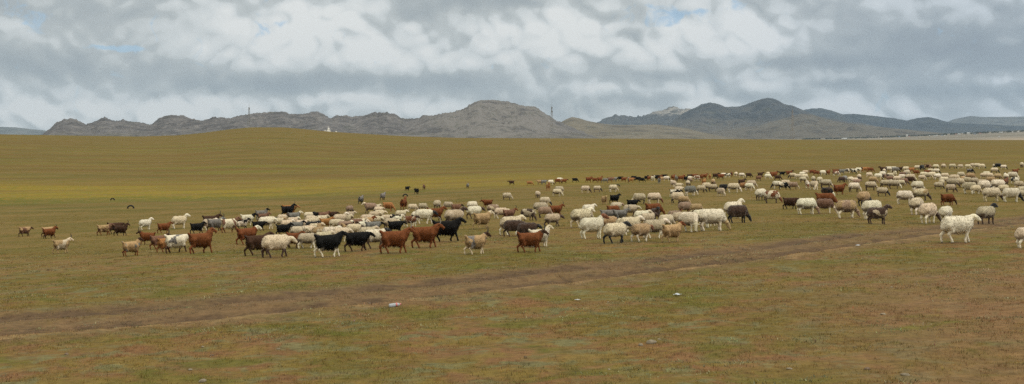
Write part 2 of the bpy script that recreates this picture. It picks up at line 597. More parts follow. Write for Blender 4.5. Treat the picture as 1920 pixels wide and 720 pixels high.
def build_tufts(name, sets, mat):
    V = np.concatenate([s[0] for s in sets]).reshape(-1, 3)
    T = np.concatenate([s[1] for s in sets])
    F_ = np.arange(len(V)).reshape(-1, 3)
    me = fast_mesh(name, V, F_, mat)
    at = me.attributes.new('tone', 'FLOAT_COLOR', 'POINT')
    c = np.ones((len(V), 4), np.float32)
    c[:, :3] = np.repeat(T, 3, 0)
    at.data.foreach_set('color', c.ravel())
    o = link(name, me)
    o['kind'] = 'stuff'
    return o


gsets = []
for r0, r1, dens, bl, h0, h1, sp, wd in ((12, 24, 150, 7, .015, .055, .060, .0036), (24, 36, 75, 6, .015, .055, .08, .005), (36, 60, 24, 6, .015, .055, .12, .008), (60, 125, 4.0, 6, .02, .06, .20, .014)):
    Xs, Ys = scatter(r0, r1, dens)
    keep = fbm(Xs / 1.3, Ys / 1.3, 3, 21) + rng.normal(0, .10, len(Xs)) > .40
    dtr = Ys - track_y(Xs)
    keep &= ~((np.abs(dtr - 1.5) < .9) | (np.abs(dtr + 1.1) < .75)) | (rng.random(len(Xs)) < .35)
    Xs, Ys = Xs[keep], Ys[keep]
    gsets.append(tufts(len(Xs), Xs, Ys, bl, h0, h1, sp, wd, .7))
go = build_tufts('grass', gsets, grass_material('dry_grass'))
tag(go, 'short dry steppe grass in olive and rusty tufts on the near slope', 'grass')
ssets = []
for r0, r1, dens, wd in ((12, 34, 9, .010), (34, 62, 4, .013)):
    Xs, Ys = scatter(r0, r1, dens)
    keep = fbm(Xs / 2.2 + 40, Ys / 1.7, 4, 33) > .585
    Xs, Ys = Xs[keep], Ys[keep]
    ssets.append(tufts(len(Xs), Xs, Ys, 18, .015, .045, .20, wd, 1.3))
so = build_tufts('sage_ground_cover', ssets, grass_material('grey_sage', True))
tag(so, 'low grey-green sage cushions scattered through the near grass', 'ground cover')

# ------------------------------------------------------------------ mountains
def rock_material(name, rock, grass, mixlo, mixhi, pale, scale=1.0, ztop=200.0, patch=None):
    m, t, b = material(name)
    tc = t.n('ShaderNodeTexCoord')
    P = tc.outputs['Object']
    sx = t.n('ShaderNodeSeparateXYZ')
    t.l(P, sx.inputs[0])
    zz = t.math('DIVIDE', sx.outputs[2], ztop)
    n1 = t.noise(P, .006 * scale, 6, .62, .6)
    n2 = t.noise(P, .03 * scale, 6, .68, .4)
    g = t.step(t.math('ADD', zz, t.math('MULTIPLY', t.math('SUBTRACT', n1, .5), .9)), mixlo, mixhi)
    c = t.mix(g, grass, rock)
    if patch:
        (pc, pr, pcol) = patch
        dd = t.vmath('LENGTH', t.vmath('MULTIPLY', t.vmath('SUBTRACT', P, pc), (1 / pr[0], 1 / pr[1], 1 / pr[2])))
        pm = t.step(t.math('ADD', dd, t.math('MULTIPLY', t.math('SUBTRACT', n2, .5), 3.4)), 1.15, .55)
        c = t.mix(t.math('MULTIPLY', pm, .9), c, pcol)
    c = t.mix(t.math('MULTIPLY', t.step(n2, .52, .60), t.math('MULTIPLY', g, .85)), c, pale)
    c = t.mix(t.math('MULTIPLY', t.step(n2, .46, .34), .6), c, tuple(x * .38 for x in rock))
    n3 = t.noise(P, .012 * scale, 5, .6)
    c = t.mix(t.math('MULTIPLY', t.step(n3, .55, .68), .45), c, (.075, .080, .045))
    n4 = t.noise(t.vmath('MULTIPLY', P, (1, 1, .55)), .011 * scale ** .5, 4, .6, .8)
    c = t.mix(t.math('MULTIPLY', t.step(n4, .50, .36), .75), c, tuple(x * .55 for x in rock))
    c = t.mix(t.math('MULTIPLY', t.step(n4, .52, .66), .7), c, pale)
    t.l(c, b.inputs['Base Color'])
    b.inputs['Specular IOR Level'].default_value = .05
    bp = t.n('ShaderNodeBump')
    bp.inputs['Strength'].default_value = .8
    bp.inputs['Distance'].default_value = 6
    t.l(t.noise(P, .04 * scale, 6, .7), bp.inputs['Height'])
    t.l(bp.outputs[0], b.inputs['Normal'])
    return m


def build_range(name, label, prof, Y0, depth, mat, amp=.5, L=260, rough=0.0, step=1.6, seed=1, shape=1.3, zbase=-14, nt=64, lean=0.0):
    prof = np.array(prof, float)
    px = np.arange(prof[0, 0], prof[-1, 0] + step, step)
    y = np.interp(px, prof[:, 0], prof[:, 1])
    ker = np.array([1, 2, 1.]) / 4
    y = np.convolve(np.pad(y, 1, mode='edge'), ker, 'valid')
    hpx = np.maximum(HY - y, .5)
    if rough:
        j = (ridged(px / 11, px * 0 + 3, 4, seed) - .62) * 2 * rough + (fbm(px / 2.6, px * 0 + 8, 2, seed + 4) - .5) * 1.1 * rough
        hpx = np.maximum(hpx + j * np.minimum(1, hpx / 14), .5)
    t = np.linspace(0, 1, nt)
    U, Tt = np.meshgrid((px - CX) / F, t)
    Yd = Y0 - depth * .72 + Tt * depth * 1.15
    Yd = Yd + (fbm(U * F / 160, Tt * 0, 2, seed + 2) - .5) * depth * .25
    X = U * Yd
    tr = .66 + lean
    sh = np.where(Tt < tr, (Tt / tr) ** shape, 1 - ((Tt - tr) / (1 - tr)) ** 1.3)
    ca, sa = math.cos(.6 + seed), math.sin(.6 + seed)
    A, B = (X * ca - Yd * sa) / L, (X * sa + Yd * ca) / L
    wob = (fbm(X / L * .8, Yd / L * .8, 3, seed + 11) - .5) * 1.1
    nz = ridged(X / L + wob + (Yd - Y0) / L * .35, Yd / L * .30 + wob, 6, seed + 7) - .60
    nz = nz + .7 * (ridged(X / (L * 2.3) + wob * .6 + (Yd - Y0) / L * .25, Yd / L * .12 + wob * .4, 2, seed + 13) - .6)
    nz2 = fbm(A * 4.5, B * 4.5, 4, seed + 9) - .5
    body = np.clip(np.nan_to_num(sh, nan=0.0), 0, 1)
    prof_z = body + (nz * amp + nz2 * amp * .45) * np.minimum(1, body * 2.0) * np.minimum(1, (1 - body) * 3.2)
    hs = np.convolve(np.pad(hpx, 40, mode='edge'), np.hanning(81) / np.hanning(81).sum(), 'valid')
    hh = hs[None, :] * (1 - body ** 4) + hpx[None, :] * body ** 4
    Z = np.maximum(prof_z, .0) * hh / F * Yd + zbase * (1 - np.minimum(1, body * 4))
    Z = np.where(body <= 0.001, zbase * 2.2, Z)
    V = np.stack([X, Yd, Z], -1).reshape(-1, 3)
    me = fast_mesh(name, V, grid_faces(*U.shape), mat, True)
    o = link(name, me)
    o['kind'] = 'structure'
    tag(o, label, 'mountain' if hpx.max() > 25 else 'hill')
    return o


M_FARL = [(-500, 236), (-260, 234), (-100, 239), (0, 237.5), (30, 238.5), (55, 241.5), (80, 244), (110, 249), (150, 254), (230, 259)]
M_ROCK = [(60, 261), (78, 254), (90, 243), (105, 230), (120, 223), (135, 222), (150, 226), (162, 233), (180, 226), (197, 219), (215, 227), (230, 224), (250, 229), (265, 230), (285, 234), (300, 220), (315, 216), (345, 216), (360, 222), (376, 227), (400, 220),
          (415, 219), (430, 223), (445, 218), (458, 216), (468, 213), (483, 212), (500, 211), (526, 209), (545, 213), (570, 212), (597, 209), (605, 214), (620, 222), (632, 216), (650, 215), (660, 219), (680, 216), (700, 211), (725, 210), (740, 214), (752, 221),
          (770, 222), (785, 222), (793, 216), (810, 217), (830, 212), (850, 210), (870, 203), (880, 196), (895, 189), (905, 187), (930, 188), (955, 190), (975, 196), (995, 198), (1005, 201), (1015, 207), (1025, 214), (1032, 219), (1045, 226), (1070, 238), (1100, 250), (1130, 261)]
M_SOFT = [(985, 261.5), (1015, 250), (1040, 236), (1060, 224), (1072, 219), (1085, 221), (1100, 226), (1125, 231), (1150, 234), (1200, 234), (1230, 233), (1260, 236), (1290, 241), (1320, 249), (1360, 256), (1410, 261)]
M_JAG = [(1085, 258), (1105, 238), (1117, 231), (1130, 224), (1145, 218), (1155, 214), (1160, 216), (1180, 219), (1200, 217), (1215, 215), (1230, 208), (1250, 203), (1262, 199), (1275, 203), (1290, 203), (1305, 204), (1320, 210), (1340, 225), (1360, 245), (1375, 260)]
M_BIG = [(1215, 261), (1240, 246), (1262, 226), (1280, 212), (1297, 204), (1305, 201), (1315, 195), (1330, 192), (1345, 194), (1360, 200), (1385, 199), (1400, 195), (1420, 187), (1440, 183), (1455, 186), (1470, 195), (1485, 197), (1505, 206), (1520, 212), (1540, 218), (1580, 226), (1600, 230), (1650, 238), (1700, 246), (1760, 258)]
M_FOOT = [(1255, 262), (1300, 252), (1360, 243), (1420, 236), (1470, 222), (1500, 213), (1520, 214), (1560, 226), (1620, 235), (1680, 241), (1740, 247), (1800, 253), (1860, 258)]
M_RIGHT = [(1440, 258), (1480, 225), (1500, 207), (1520, 203), (1540, 202), (1560, 207), (1580, 214), (1600, 213), (1640, 217), (1680, 222), (1700, 226), (1720, 221), (1740, 219), (1755, 222), (1775, 228), (1800, 231), (1850, 233), (1920, 236), (2100, 232), (2400, 240)]
M_FARR = [(1700, 258), (1740, 241), (1770, 231), (1790, 223), (1820, 217), (1840, 219), (1880, 219), (1920, 218), (2050, 215), (2200, 222), (2500, 224)]

grey_rock = rock_material('grey_rock', (.128, .118, .116), (.142, .130, .106), .02, .30, (.215, .196, .184), 2.5, 85,
                          ((-40, 3500, 55), (230, 900, 85), (.21, .192, .172)))
soft_hill = rock_material('hill_grass', (.145, .122, .092), (.165, .14, .098), .4, 1.2, (.20, .17, .12), .8, 100)
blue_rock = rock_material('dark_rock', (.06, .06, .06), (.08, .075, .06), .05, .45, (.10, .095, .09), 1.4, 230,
                          ((1195, 9500, 222), (300, 1200, 42), (.38, .345, .30)))  # pale granite patch with the sunlight on it painted in
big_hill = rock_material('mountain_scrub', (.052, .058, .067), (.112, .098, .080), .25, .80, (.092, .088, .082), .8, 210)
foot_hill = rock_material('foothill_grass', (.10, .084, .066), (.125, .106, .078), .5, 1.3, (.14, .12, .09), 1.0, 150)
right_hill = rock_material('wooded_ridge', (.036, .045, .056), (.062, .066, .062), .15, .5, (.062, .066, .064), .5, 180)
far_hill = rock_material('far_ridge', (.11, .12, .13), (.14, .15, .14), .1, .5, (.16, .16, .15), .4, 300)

build_range('far_hills', 'flat pale blue ridge far off past the rocky range', M_FARL, 10000, 1900, far_hill, .25, 650, 0, 3, 3)
build_range('rocky_mountains', 'jagged grey rocky range with a massive rounded summit hill', M_ROCK, 3700, 900, grey_rock, .62, 210, 2.0, .8, 5, 1.05, nt=120)
build_range('grassy_hills', 'smooth tan grassy hills running off the flank of the rocky range', M_SOFT, 4700, 1100, soft_hill, .34, 330, .3, 1.6, 8, 1.15)
build_range('jagged_mountains', 'jagged blue peaks with a pale rock crest coloured as sunlit', M_JAG, 9600, 1700, blue_rock, .6, 420, 2.6, 1.0, 12, 1.1)
build_range('high_mountain', 'dark blue-grey mountain with the highest rounded summit', M_BIG, 7600, 2200, big_hill, .75, 520, .9, 1.2, 15, 1.15)
build_range('foothills', 'brown grassy spurs in front of the high dark mountain', M_FOOT, 6500, 1500, foot_hill, .6, 380, .3, 1.6, 19, 1.25)
build_range('wooded_hills', 'dark blue wooded ridge behind the village', M_RIGHT, 9800, 2200, right_hill, .42, 600, .5, 1.6, 23, 1.15)
build_range('distant_mountains', 'palest blue mountain ridge beyond the wooded hills', M_FARR, 12000, 2200, far_hill, .25, 850, .3, 2.4, 27, 1.2)

# ------------------------------------------------------------------ lattice masts
steel = plain_mat('galvanised_steel', (.27, .275, .28), .6, .2, .3, .4)
steel2 = plain_mat('painted_red_steel', (.30, .27, .25), .6, .2, .3, .4)


def mast(px, base_y, top_y, Yd, wid, label, mat, plat):
    X = (px - CX) / F * Yd
    z0 = float(ground_z(X, Yd)) - .2
    ztop = (HY - top_y) / F * Yd
    H = ztop - z0
    e = bpy.data.objects.new('lattice_mast', None)
    COL.objects.link(e)
    e.location = (X, Yd, z0)
    e.rotation_euler = (0, 0, .5)
    tag(e, label, 'mast', 'lattice masts on the skyline')
    body = H * .80
    nb = 7
    hw = [wid * (1 - .82 * (i / nb) ** .8) for i in range(nb + 1)]
    leg, br = .055, .028
    for sx in (-1, 1):
        for sy in (-1, 1):
            m = Mb()
            m.tube([(sx * hw[i], sy * hw[i], body * i / nb) for i in range(nb + 1)], leg, 5)
            m.obj('leg', mat, e)
    m = Mb()
    for i in range(nb):
        a, b, z, q = hw[i], hw[i + 1], body * i / nb, body * (i + 1) / nb
        for f in range(4):
            c0, s0 = [(1, 1), (1, -1), (-1, -1), (-1, 1)][f]
            c1, s1 = [(1, 1), (1, -1), (-1, -1), (-1, 1)][(f + 1) % 4]
            m.tube([(c0 * a, s0 * a, z), (c1 * b, s1 * b, q)], br, 4)
            m.tube([(c1 * a, s1 * a, z), (c0 * b, s0 * b, q)], br, 4)
            m.tube([(c0 * b, s0 * b, q), (c1 * b, s1 * b, q)], br, 4)
    m.obj('lattice_bracing', mat, e)
    m = Mb()
    m.tube([(0, 0, body - .4), (0, 0, H)], [.08, .04], 6)
    m.obj('antenna', mat, e)
    for fr in plat:
        m = Mb()
        h = H * fr
        wdt = np.interp(min(h, body), [body * i / nb for i in range(nb + 1)], hw) + .25
        m.box((0, 0, h), (1.6 * wdt, 1.6 * wdt, .2))
        m.box((0, wdt * .6, h + .6), (.5, .2, .9))
        m.box((wdt * .6, -.2, h + .5), (.2, .5, .8))
        m.obj('platform', mat, e)


mast(467, 262, 195, 780, 1.15, 'grey lattice mast in front of the grassy hump', steel, (.79,))
mast(1034.5, 260, 189, 830, 1.35, 'lattice mast beside the rocky summit hill, with two legs showing', steel, (.70, .80))
mast(1486, 262, 192, 860, 1.25, 'faint reddish lattice mast in front of the highest mountain', steel2, (.62,))

# ------------------------------------------------------------------ white stupa on the shoulder of the hump
white = plain_mat('whitewash', (.80, .78, .72), .8, .06, .5)
gold = plain_mat('gilt_metal', (.45, .30, .10), .4, .1, 2)
X, Y, z = place(616, 247.2)
Yd = 830.0
X = (616 - CX) / F * Yd
z = float(ground_z(X, Yd)) - .1
e = bpy.data.objects.new('stupa', None)
COL.objects.link(e)
e.location = (X, Yd, z)
tag(e, 'small white stupa with a pointed spire on the grassy hump', 'stupa')
m = Mb(); m.box((0, 0, .3), (2.4, 2.4, .7)); m.box((0, 0, .85), (1.9, 1.9, .4)); m.box((0, 0, 1.2), (1.5, 1.5, .3)); m.obj('plinth', white, e)
m = Mb(); m.lathe([(.55, 1.35), (.70, 1.6), (.68, 1.9), (.5, 2.15), (.25, 2.3)], 16); m.obj('dome', white, e, smooth=True)
m = Mb(); m.lathe([(.24, 2.3), (.2, 2.6), (.08, 3.3), (.02, 3.7)], 10); m.obj('spire', white, e)
for (px, wd, hh, lab) in ((630.5, 1.0, .8, 'low white cairn right of the stupa'), (609.5, .55, 1.0, 'slim whitewashed post left of the stupa')):
    X = (px - CX) / F * Yd
    m = Mb(); m.box((0, 0, hh * .35), (wd, wd * .8, hh * .9)); m.box((0, 0, hh * .88), (wd * .7, wd * .6, hh * .2))
    o = m.obj('shrine_marker', white, None, (X, Yd, float(ground_z(X, Yd)) - .1))
    tag(o, lab, 'shrine')

limewash = plain_mat('limewash', (.52, .50, .46), .85, .1, .5)
# ------------------------------------------------------------------ village on the valley floor
roofs = [plain_mat('tin_roof', (.48, .49, .49), .6, .1, .3), plain_mat('red_roof', (.30, .12, .09), .7, .1, .3), plain_mat('blue_roof', (.16, .22, .32), .6, .1, .3)]
dark_glass = plain_mat('window_glass', (.03, .035, .04), .2, .1, 1)
VIL = [(1583, 257.5, 9, 2.6, 0), (1584.5, 261.2, 5, 3.0, 0), (1652, 261, 2.4, 2.4, 0), (1686.5, 258, 3, 2.8, 2), (1700.5, 256.4, 3, 4.6, 0), (1704.5, 257, 3, 2.4, 1), (1743, 256, 2.6, 2.6, 0), (1751.5, 256.4, 2.6, 2.6, 0), (1756.5, 255.4, 4, 2.6, 0), (1766.5, 255, 2.6, 2.4, 2),
       (1771.5, 255.2, 2.2, 2, 0), (1792.5, 253, 3.2, 2.4, 1), (1798, 252.6, 5, 2.4, 0), (1815.5, 251.8, 4.6, 3.8, 0), (1827.5, 252.3, 4, 2, 2), (1837.5, 251.4, 4.6, 2.4, 1), (1876.5, 249.4, 6, 2.2, 0), (1898.5, 248.6, 3, 2.4, 0), (1909, 247.8, 3.2, 2.4, 0), (1873.5, 258, 3, 2.6, 0)]
VL = ['wide white barn with a shallow roof at the near end of the village', 'white tent-like house at the foot of the wide white barn', 'lone tiny white house on the grey plain between the barn and the village', 'small white house with blue roof, first of the village row after the plain',
      'tall white house standing highest in the left part of the village', 'low red-roofed house touching the tall white house', 'small white house, left one of the cluster in mid village', 'small white house, second of the cluster in mid village', 'broader white house, third of the mid village cluster', 'small blue-roofed house right of the mid village cluster',
      'smallest white hut right of the blue-roofed house', 'red-roofed house left of the long pale house', 'long pale house before the dark trees', 'bright white house with the tallest gable in the right half of the village', 'blue-roofed house just right of the tall-gabled house', 'wide red-roofed house in the right half of the village',
      'longest low pale house near the village end', 'white house left of the last village house', 'last white house at the far end of the village', 'white hut alone in front of the village by the tan field']
for (px, by, wpx, hpx, rf), lab in zip(VIL, VL):
    rows = np.linspace(1300, 5200, 1500)
    u = (px - CX) / F
    ry = HY - ground_z(u * rows, rows) / rows * F
    k = np.nonzero(ry <= by)[0]
    Yd = float(rows[k[0]]) if len(k) else 3600.0
    X = u * Yd
    s = Yd / F
    wd, hh = wpx * s, hpx * s
    z0 = float(ground_z(X, Yd)) - .4
    e = bpy.data.objects.new('house', None)
    COL.objects.link(e)
    e.location = (X, Yd, z0)
    e.rotation_euler = (0, 0, random.uniform(-.3, .3))
    tag(e, lab, 'house', 'houses of the village in the valley')
    m = Mb(); m.box((0, 0, hh * .32), (wd, wd * .7, hh * .66)); m.obj('wall', limewash, e)
    m = Mb()
    a, b2, z1, z2 = wd * .54, wd * .40, hh * .62, hh
    m.add([(-a, -b2, z1), (a, -b2, z1), (a, b2, z1), (-a, b2, z1), (-a, 0, z2), (a, 0, z2)], [(0, 1, 5, 4), (2, 3, 4, 5), (1, 2, 5), (3, 0, 4), (3, 2, 1, 0)])
    m.obj('roof', roofs[rf], e)
    for sx in (-.25, .25):
        m = Mb(); m.box((wd * sx, -wd * .352, hh * .34), (wd * .16, .1, hh * .22)); m.obj('window', dark_glass, e)

# dark belt of trees behind the houses: many small leafy crowns, too far to count
leaf = plain_mat('far_foliage', (.075, .09, .07), .95, .35, .02)
V, Fc = [], []
r2 = np.random.default_rng(5)
for i in range(1100):
    px = r2.uniform(1505, 1990)
    yb = np.interp(px, [1500, 1560, 1640, 1700, 1760, 1800, 1860, 1920, 2000], [261.5, 260.6, 259.3, 256.6, 254.0, 252.2, 249.8, 247.4, 245]) - r2.uniform(.0, 1.6) * (px > 1590)
    u = (px - CX) / F
    if vnoise(px / 13, 1.0, 4) < .12:
        continue
    ry = HY - ground_z(u * rows, rows) / rows * F
    k = np.nonzero(ry <= yb)[0]
    Yd = float(rows[k[0]]) if len(k) else 4700.0
    c = np.array([u * Yd, Yd, float(ground_z(u * Yd, Yd))])
    R = r2.uniform(.9, 2.0)
    for j in range(26):
        dv = r2.normal(0, 1, 3)
        dv /= np.linalg.norm(dv)
        p = c + np.array([dv[0] * R, dv[1] * R, R * 1.1 + dv[2] * R * 1.25]) * r2.uniform(.5, 1)
        q = r2.normal(0, R * .42, (3, 3))
        b0 = len(V)
        V += [p + q[0], p + q[1], p + q[2]]
        Fc.append((b0, b0 + 1, b0 + 2))
tl = link('treeline', fast_mesh('treeline', np.array(V), np.array(Fc), leaf))
tl['kind'] = 'stuff'
tag(tl, 'dark belt of distant trees behind the village houses', 'trees')

# ------------------------------------------------------------------ air
hz = Mb()
zlo, zhi = float(GZ.min()) - 40, 560.0
hz.box((0, 200, (zlo + zhi) / 2), (27000, 27600, zhi - zlo))
hm = bpy.data.materials.new('air_haze')
hm.use_nodes = True
for nd in list(hm.node_tree.nodes):
    if nd.type == 'BSDF_PRINCIPLED':
        hm.node_tree.nodes.remove(nd)
pv = hm.node_tree.nodes.new('ShaderNodeVolumePrincipled')
pv.inputs['Color'].default_value = (.58, .77, 1, 1)
pv.inputs['Density'].default_value = HAZE
pv.inputs['Anisotropy'].default_value = .0
hm.node_tree.links.new(pv.outputs[0], hm.node_tree.nodes['Material Output'].inputs['Volume'])
hm.cycles.volume_sampling = 'DISTANCE'
ho = hz.obj('haze', hm)
ho['kind'] = 'stuff'
tag(ho, 'thin pale blue haze over the plain and mountains', 'haze')

# ------------------------------------------------------------------ animals: one continuous skin per pose
def smin(a, b, k):
    h = np.clip(.5 + .5 * (b - a) / k, 0, 1)
    return b * (1 - h) + a * h - k * h * (1 - h)


def prim(P, a, ra, b, rb, fy=1.0):
    """distance to a tapered limb from a to b; fy > 1 squeezes it sideways"""
    a, b = np.array(a, float), np.array(b, float)
    ab = b - a
    q = P - a
    t = np.clip((q @ ab) / max(ab @ ab, 1e-9), 0, 1)
    dvec = q - t[..., None] * ab
    dvec = dvec * np.array([1, fy, 1])
    return np.sqrt((dvec ** 2).sum(-1)) - (ra + (rb - ra) * t)


def surface_net(f, org, h):
    nx, ny, nz = f.shape
    s = f < 0
    acc = np.zeros((nx - 1, ny - 1, nz - 1, 3))
    cnt = np.zeros((nx - 1, ny - 1, nz - 1))
    I, J, K = np.meshgrid(np.arange(nx - 1), np.arange(ny - 1), np.arange(nz - 1), indexing='ij')
    base = np.stack([I, J, K], -1).astype(float)
    cs = [(i, j, k) for i in (0, 1) for j in (0, 1) for k in (0, 1)]
    sl = lambda c: (slice(c[0], nx - 1 + c[0]), slice(c[1], ny - 1 + c[1]), slice(c[2], nz - 1 + c[2]))
    for i, a in enumerate(cs):
        for b in cs[i + 1:]:
            if sum(abs(p - q) for p, q in zip(a, b)) != 1:
                continue
            fa, fb = f[sl(a)], f[sl(b)]
            m = (fa < 0) != (fb < 0)
            t = np.where(m, fa / np.where(m, fa - fb, 1), 0)
            p = base + np.array(a) + t[..., None] * (np.array(b) - np.array(a))
            acc += np.where(m[..., None], p, 0)
            cnt += m
    act = cnt > 0
    idx = -np.ones(act.shape, int)
    idx[act] = np.arange(act.sum())
    V = acc[act] / cnt[act][:, None] * h + np.array(org)
    Fs = []
    for ax in range(3):
        o = [0, 0, 0]
        o[ax] = 1
        A = s[:nx - o[0], :ny - o[1], :nz - o[2]]
        B = s[o[0]:, o[1]:, o[2]:]
        ch = np.argwhere(A != B)
        u, v = [a for a in range(3) if a != ax]
        ok = (ch[:, u] > 0) & (ch[:, v] > 0) & (ch[:, u] < f.shape[u] - 1) & (ch[:, v] < f.shape[v] - 1)
        ch = ch[ok]
        q = []
        for du, dv in ((-1, -1), (0, -1), (0, 0), (-1, 0)):
            c = ch.copy()
            c[:, u] += du
            c[:, v] += dv
            q.append(idx[c[:, 0], c[:, 1], c[:, 2]])
        q = np.stack(q, -1)
        fl = A[ch[:, 0], ch[:, 1], ch[:, 2]]
        if ax == 1:
            fl = ~fl
        q[~fl] = q[~fl][:, ::-1]
        Fs.append(q)
    return V, np.concatenate(Fs)


LEGS = {'walk': (.10, -.08, -.09, .11), 'step': (-.09, .11, .10, -.08), 'stand': (.0, .02, -.02, .02), 'mid': (.05, -.03, .04, -.06)}


def leg_prims(sheep, gait):
    out = []
    top, rk, rf, hy = (.44, .033, .026, .095) if sheep else (.46, .031, .024, .085)
    for i, (sx, sy) in enumerate(((.21, 1), (.21, -1), (-.30, 1), (-.30, -1))):
        dxf = LEGS[gait][i]
        y = sy * hy
        lift = .03 if abs(dxf) > .1 else 0
        if sx > 0:
            kn = (sx + .02 + dxf * .55, y, .215 + lift)
            ft = (sx + .01 + dxf * (1.0 if dxf < 0 else 1.05), y, .035 + lift * .3)
            out += [('body', (sx, y * .95, top), .105 if sheep else .085, (sx + .015 + dxf * .25, y, .33), .058 if sheep else .050),
                    ('leg', (sx + .015 + dxf * .25, y, .33), .054 if sheep else .047, kn, rk),
                    ('leg', kn, rk, (ft[0], y, ft[2] + .05), rf * .9), ('leg', (ft[0], y, ft[2] + .05), rf, (ft[0] + .015, y, ft[2] - .008), rf * 1.12)]
        else:
            st = (sx + .03 + dxf * .30, y, .32)
            hk = (sx - .085 + dxf * .62, y, .205 + lift)
            ft = (sx - .045 + dxf, y, .035 + lift * .3)
            out += [('body', (sx, y * .95, top), .125 if sheep else .098, st, .072 if sheep else .060),
                    ('leg', st, .062 if sheep else .052, hk, rk * 1.02),
                    ('leg', hk, rk, (ft[0], y, ft[2] + .05), rf * .9), ('leg', (ft[0], y, ft[2] + .05), rf, (ft[0] + .018, y, ft[2] - .008), rf * 1.12)]
    return out


def head_prims(sheep, pose):
    """neck root -> poll -> muzzle for each pose, in the animal's own frame"""
    turn = 0
    if sheep:
        neck0 = (.25, 0, .52)
        poll, muz = {'walk': ((.46, 0, .66), (.61, 0, .575)), 'stand': ((.44, 0, .735), (.595, 0, .66)), 'low': ((.50, 0, .55), (.64, .02, .445)),
                     'graze': ((.50, 0, .25), (.585, 0, .085)), 'turned': ((.47, -.13, .27), (.53, -.20, .09))}[pose]
    else:
        neck0 = (.25, 0, .54)
        poll, muz = {'walk': ((.45, 0, .725), (.61, 0, .635)), 'stand': ((.41, 0, .785), (.565, 0, .70)), 'low': ((.50, 0, .61), (.66, 0, .52)),
                     'graze': ((.53, 0, .26), (.62, 0, .08)), 'turned': ((.38, .08, .80), (.34, .24, .73))}[pose]
    return neck0, poll, muz


HEADS = {}


SKIN = {}


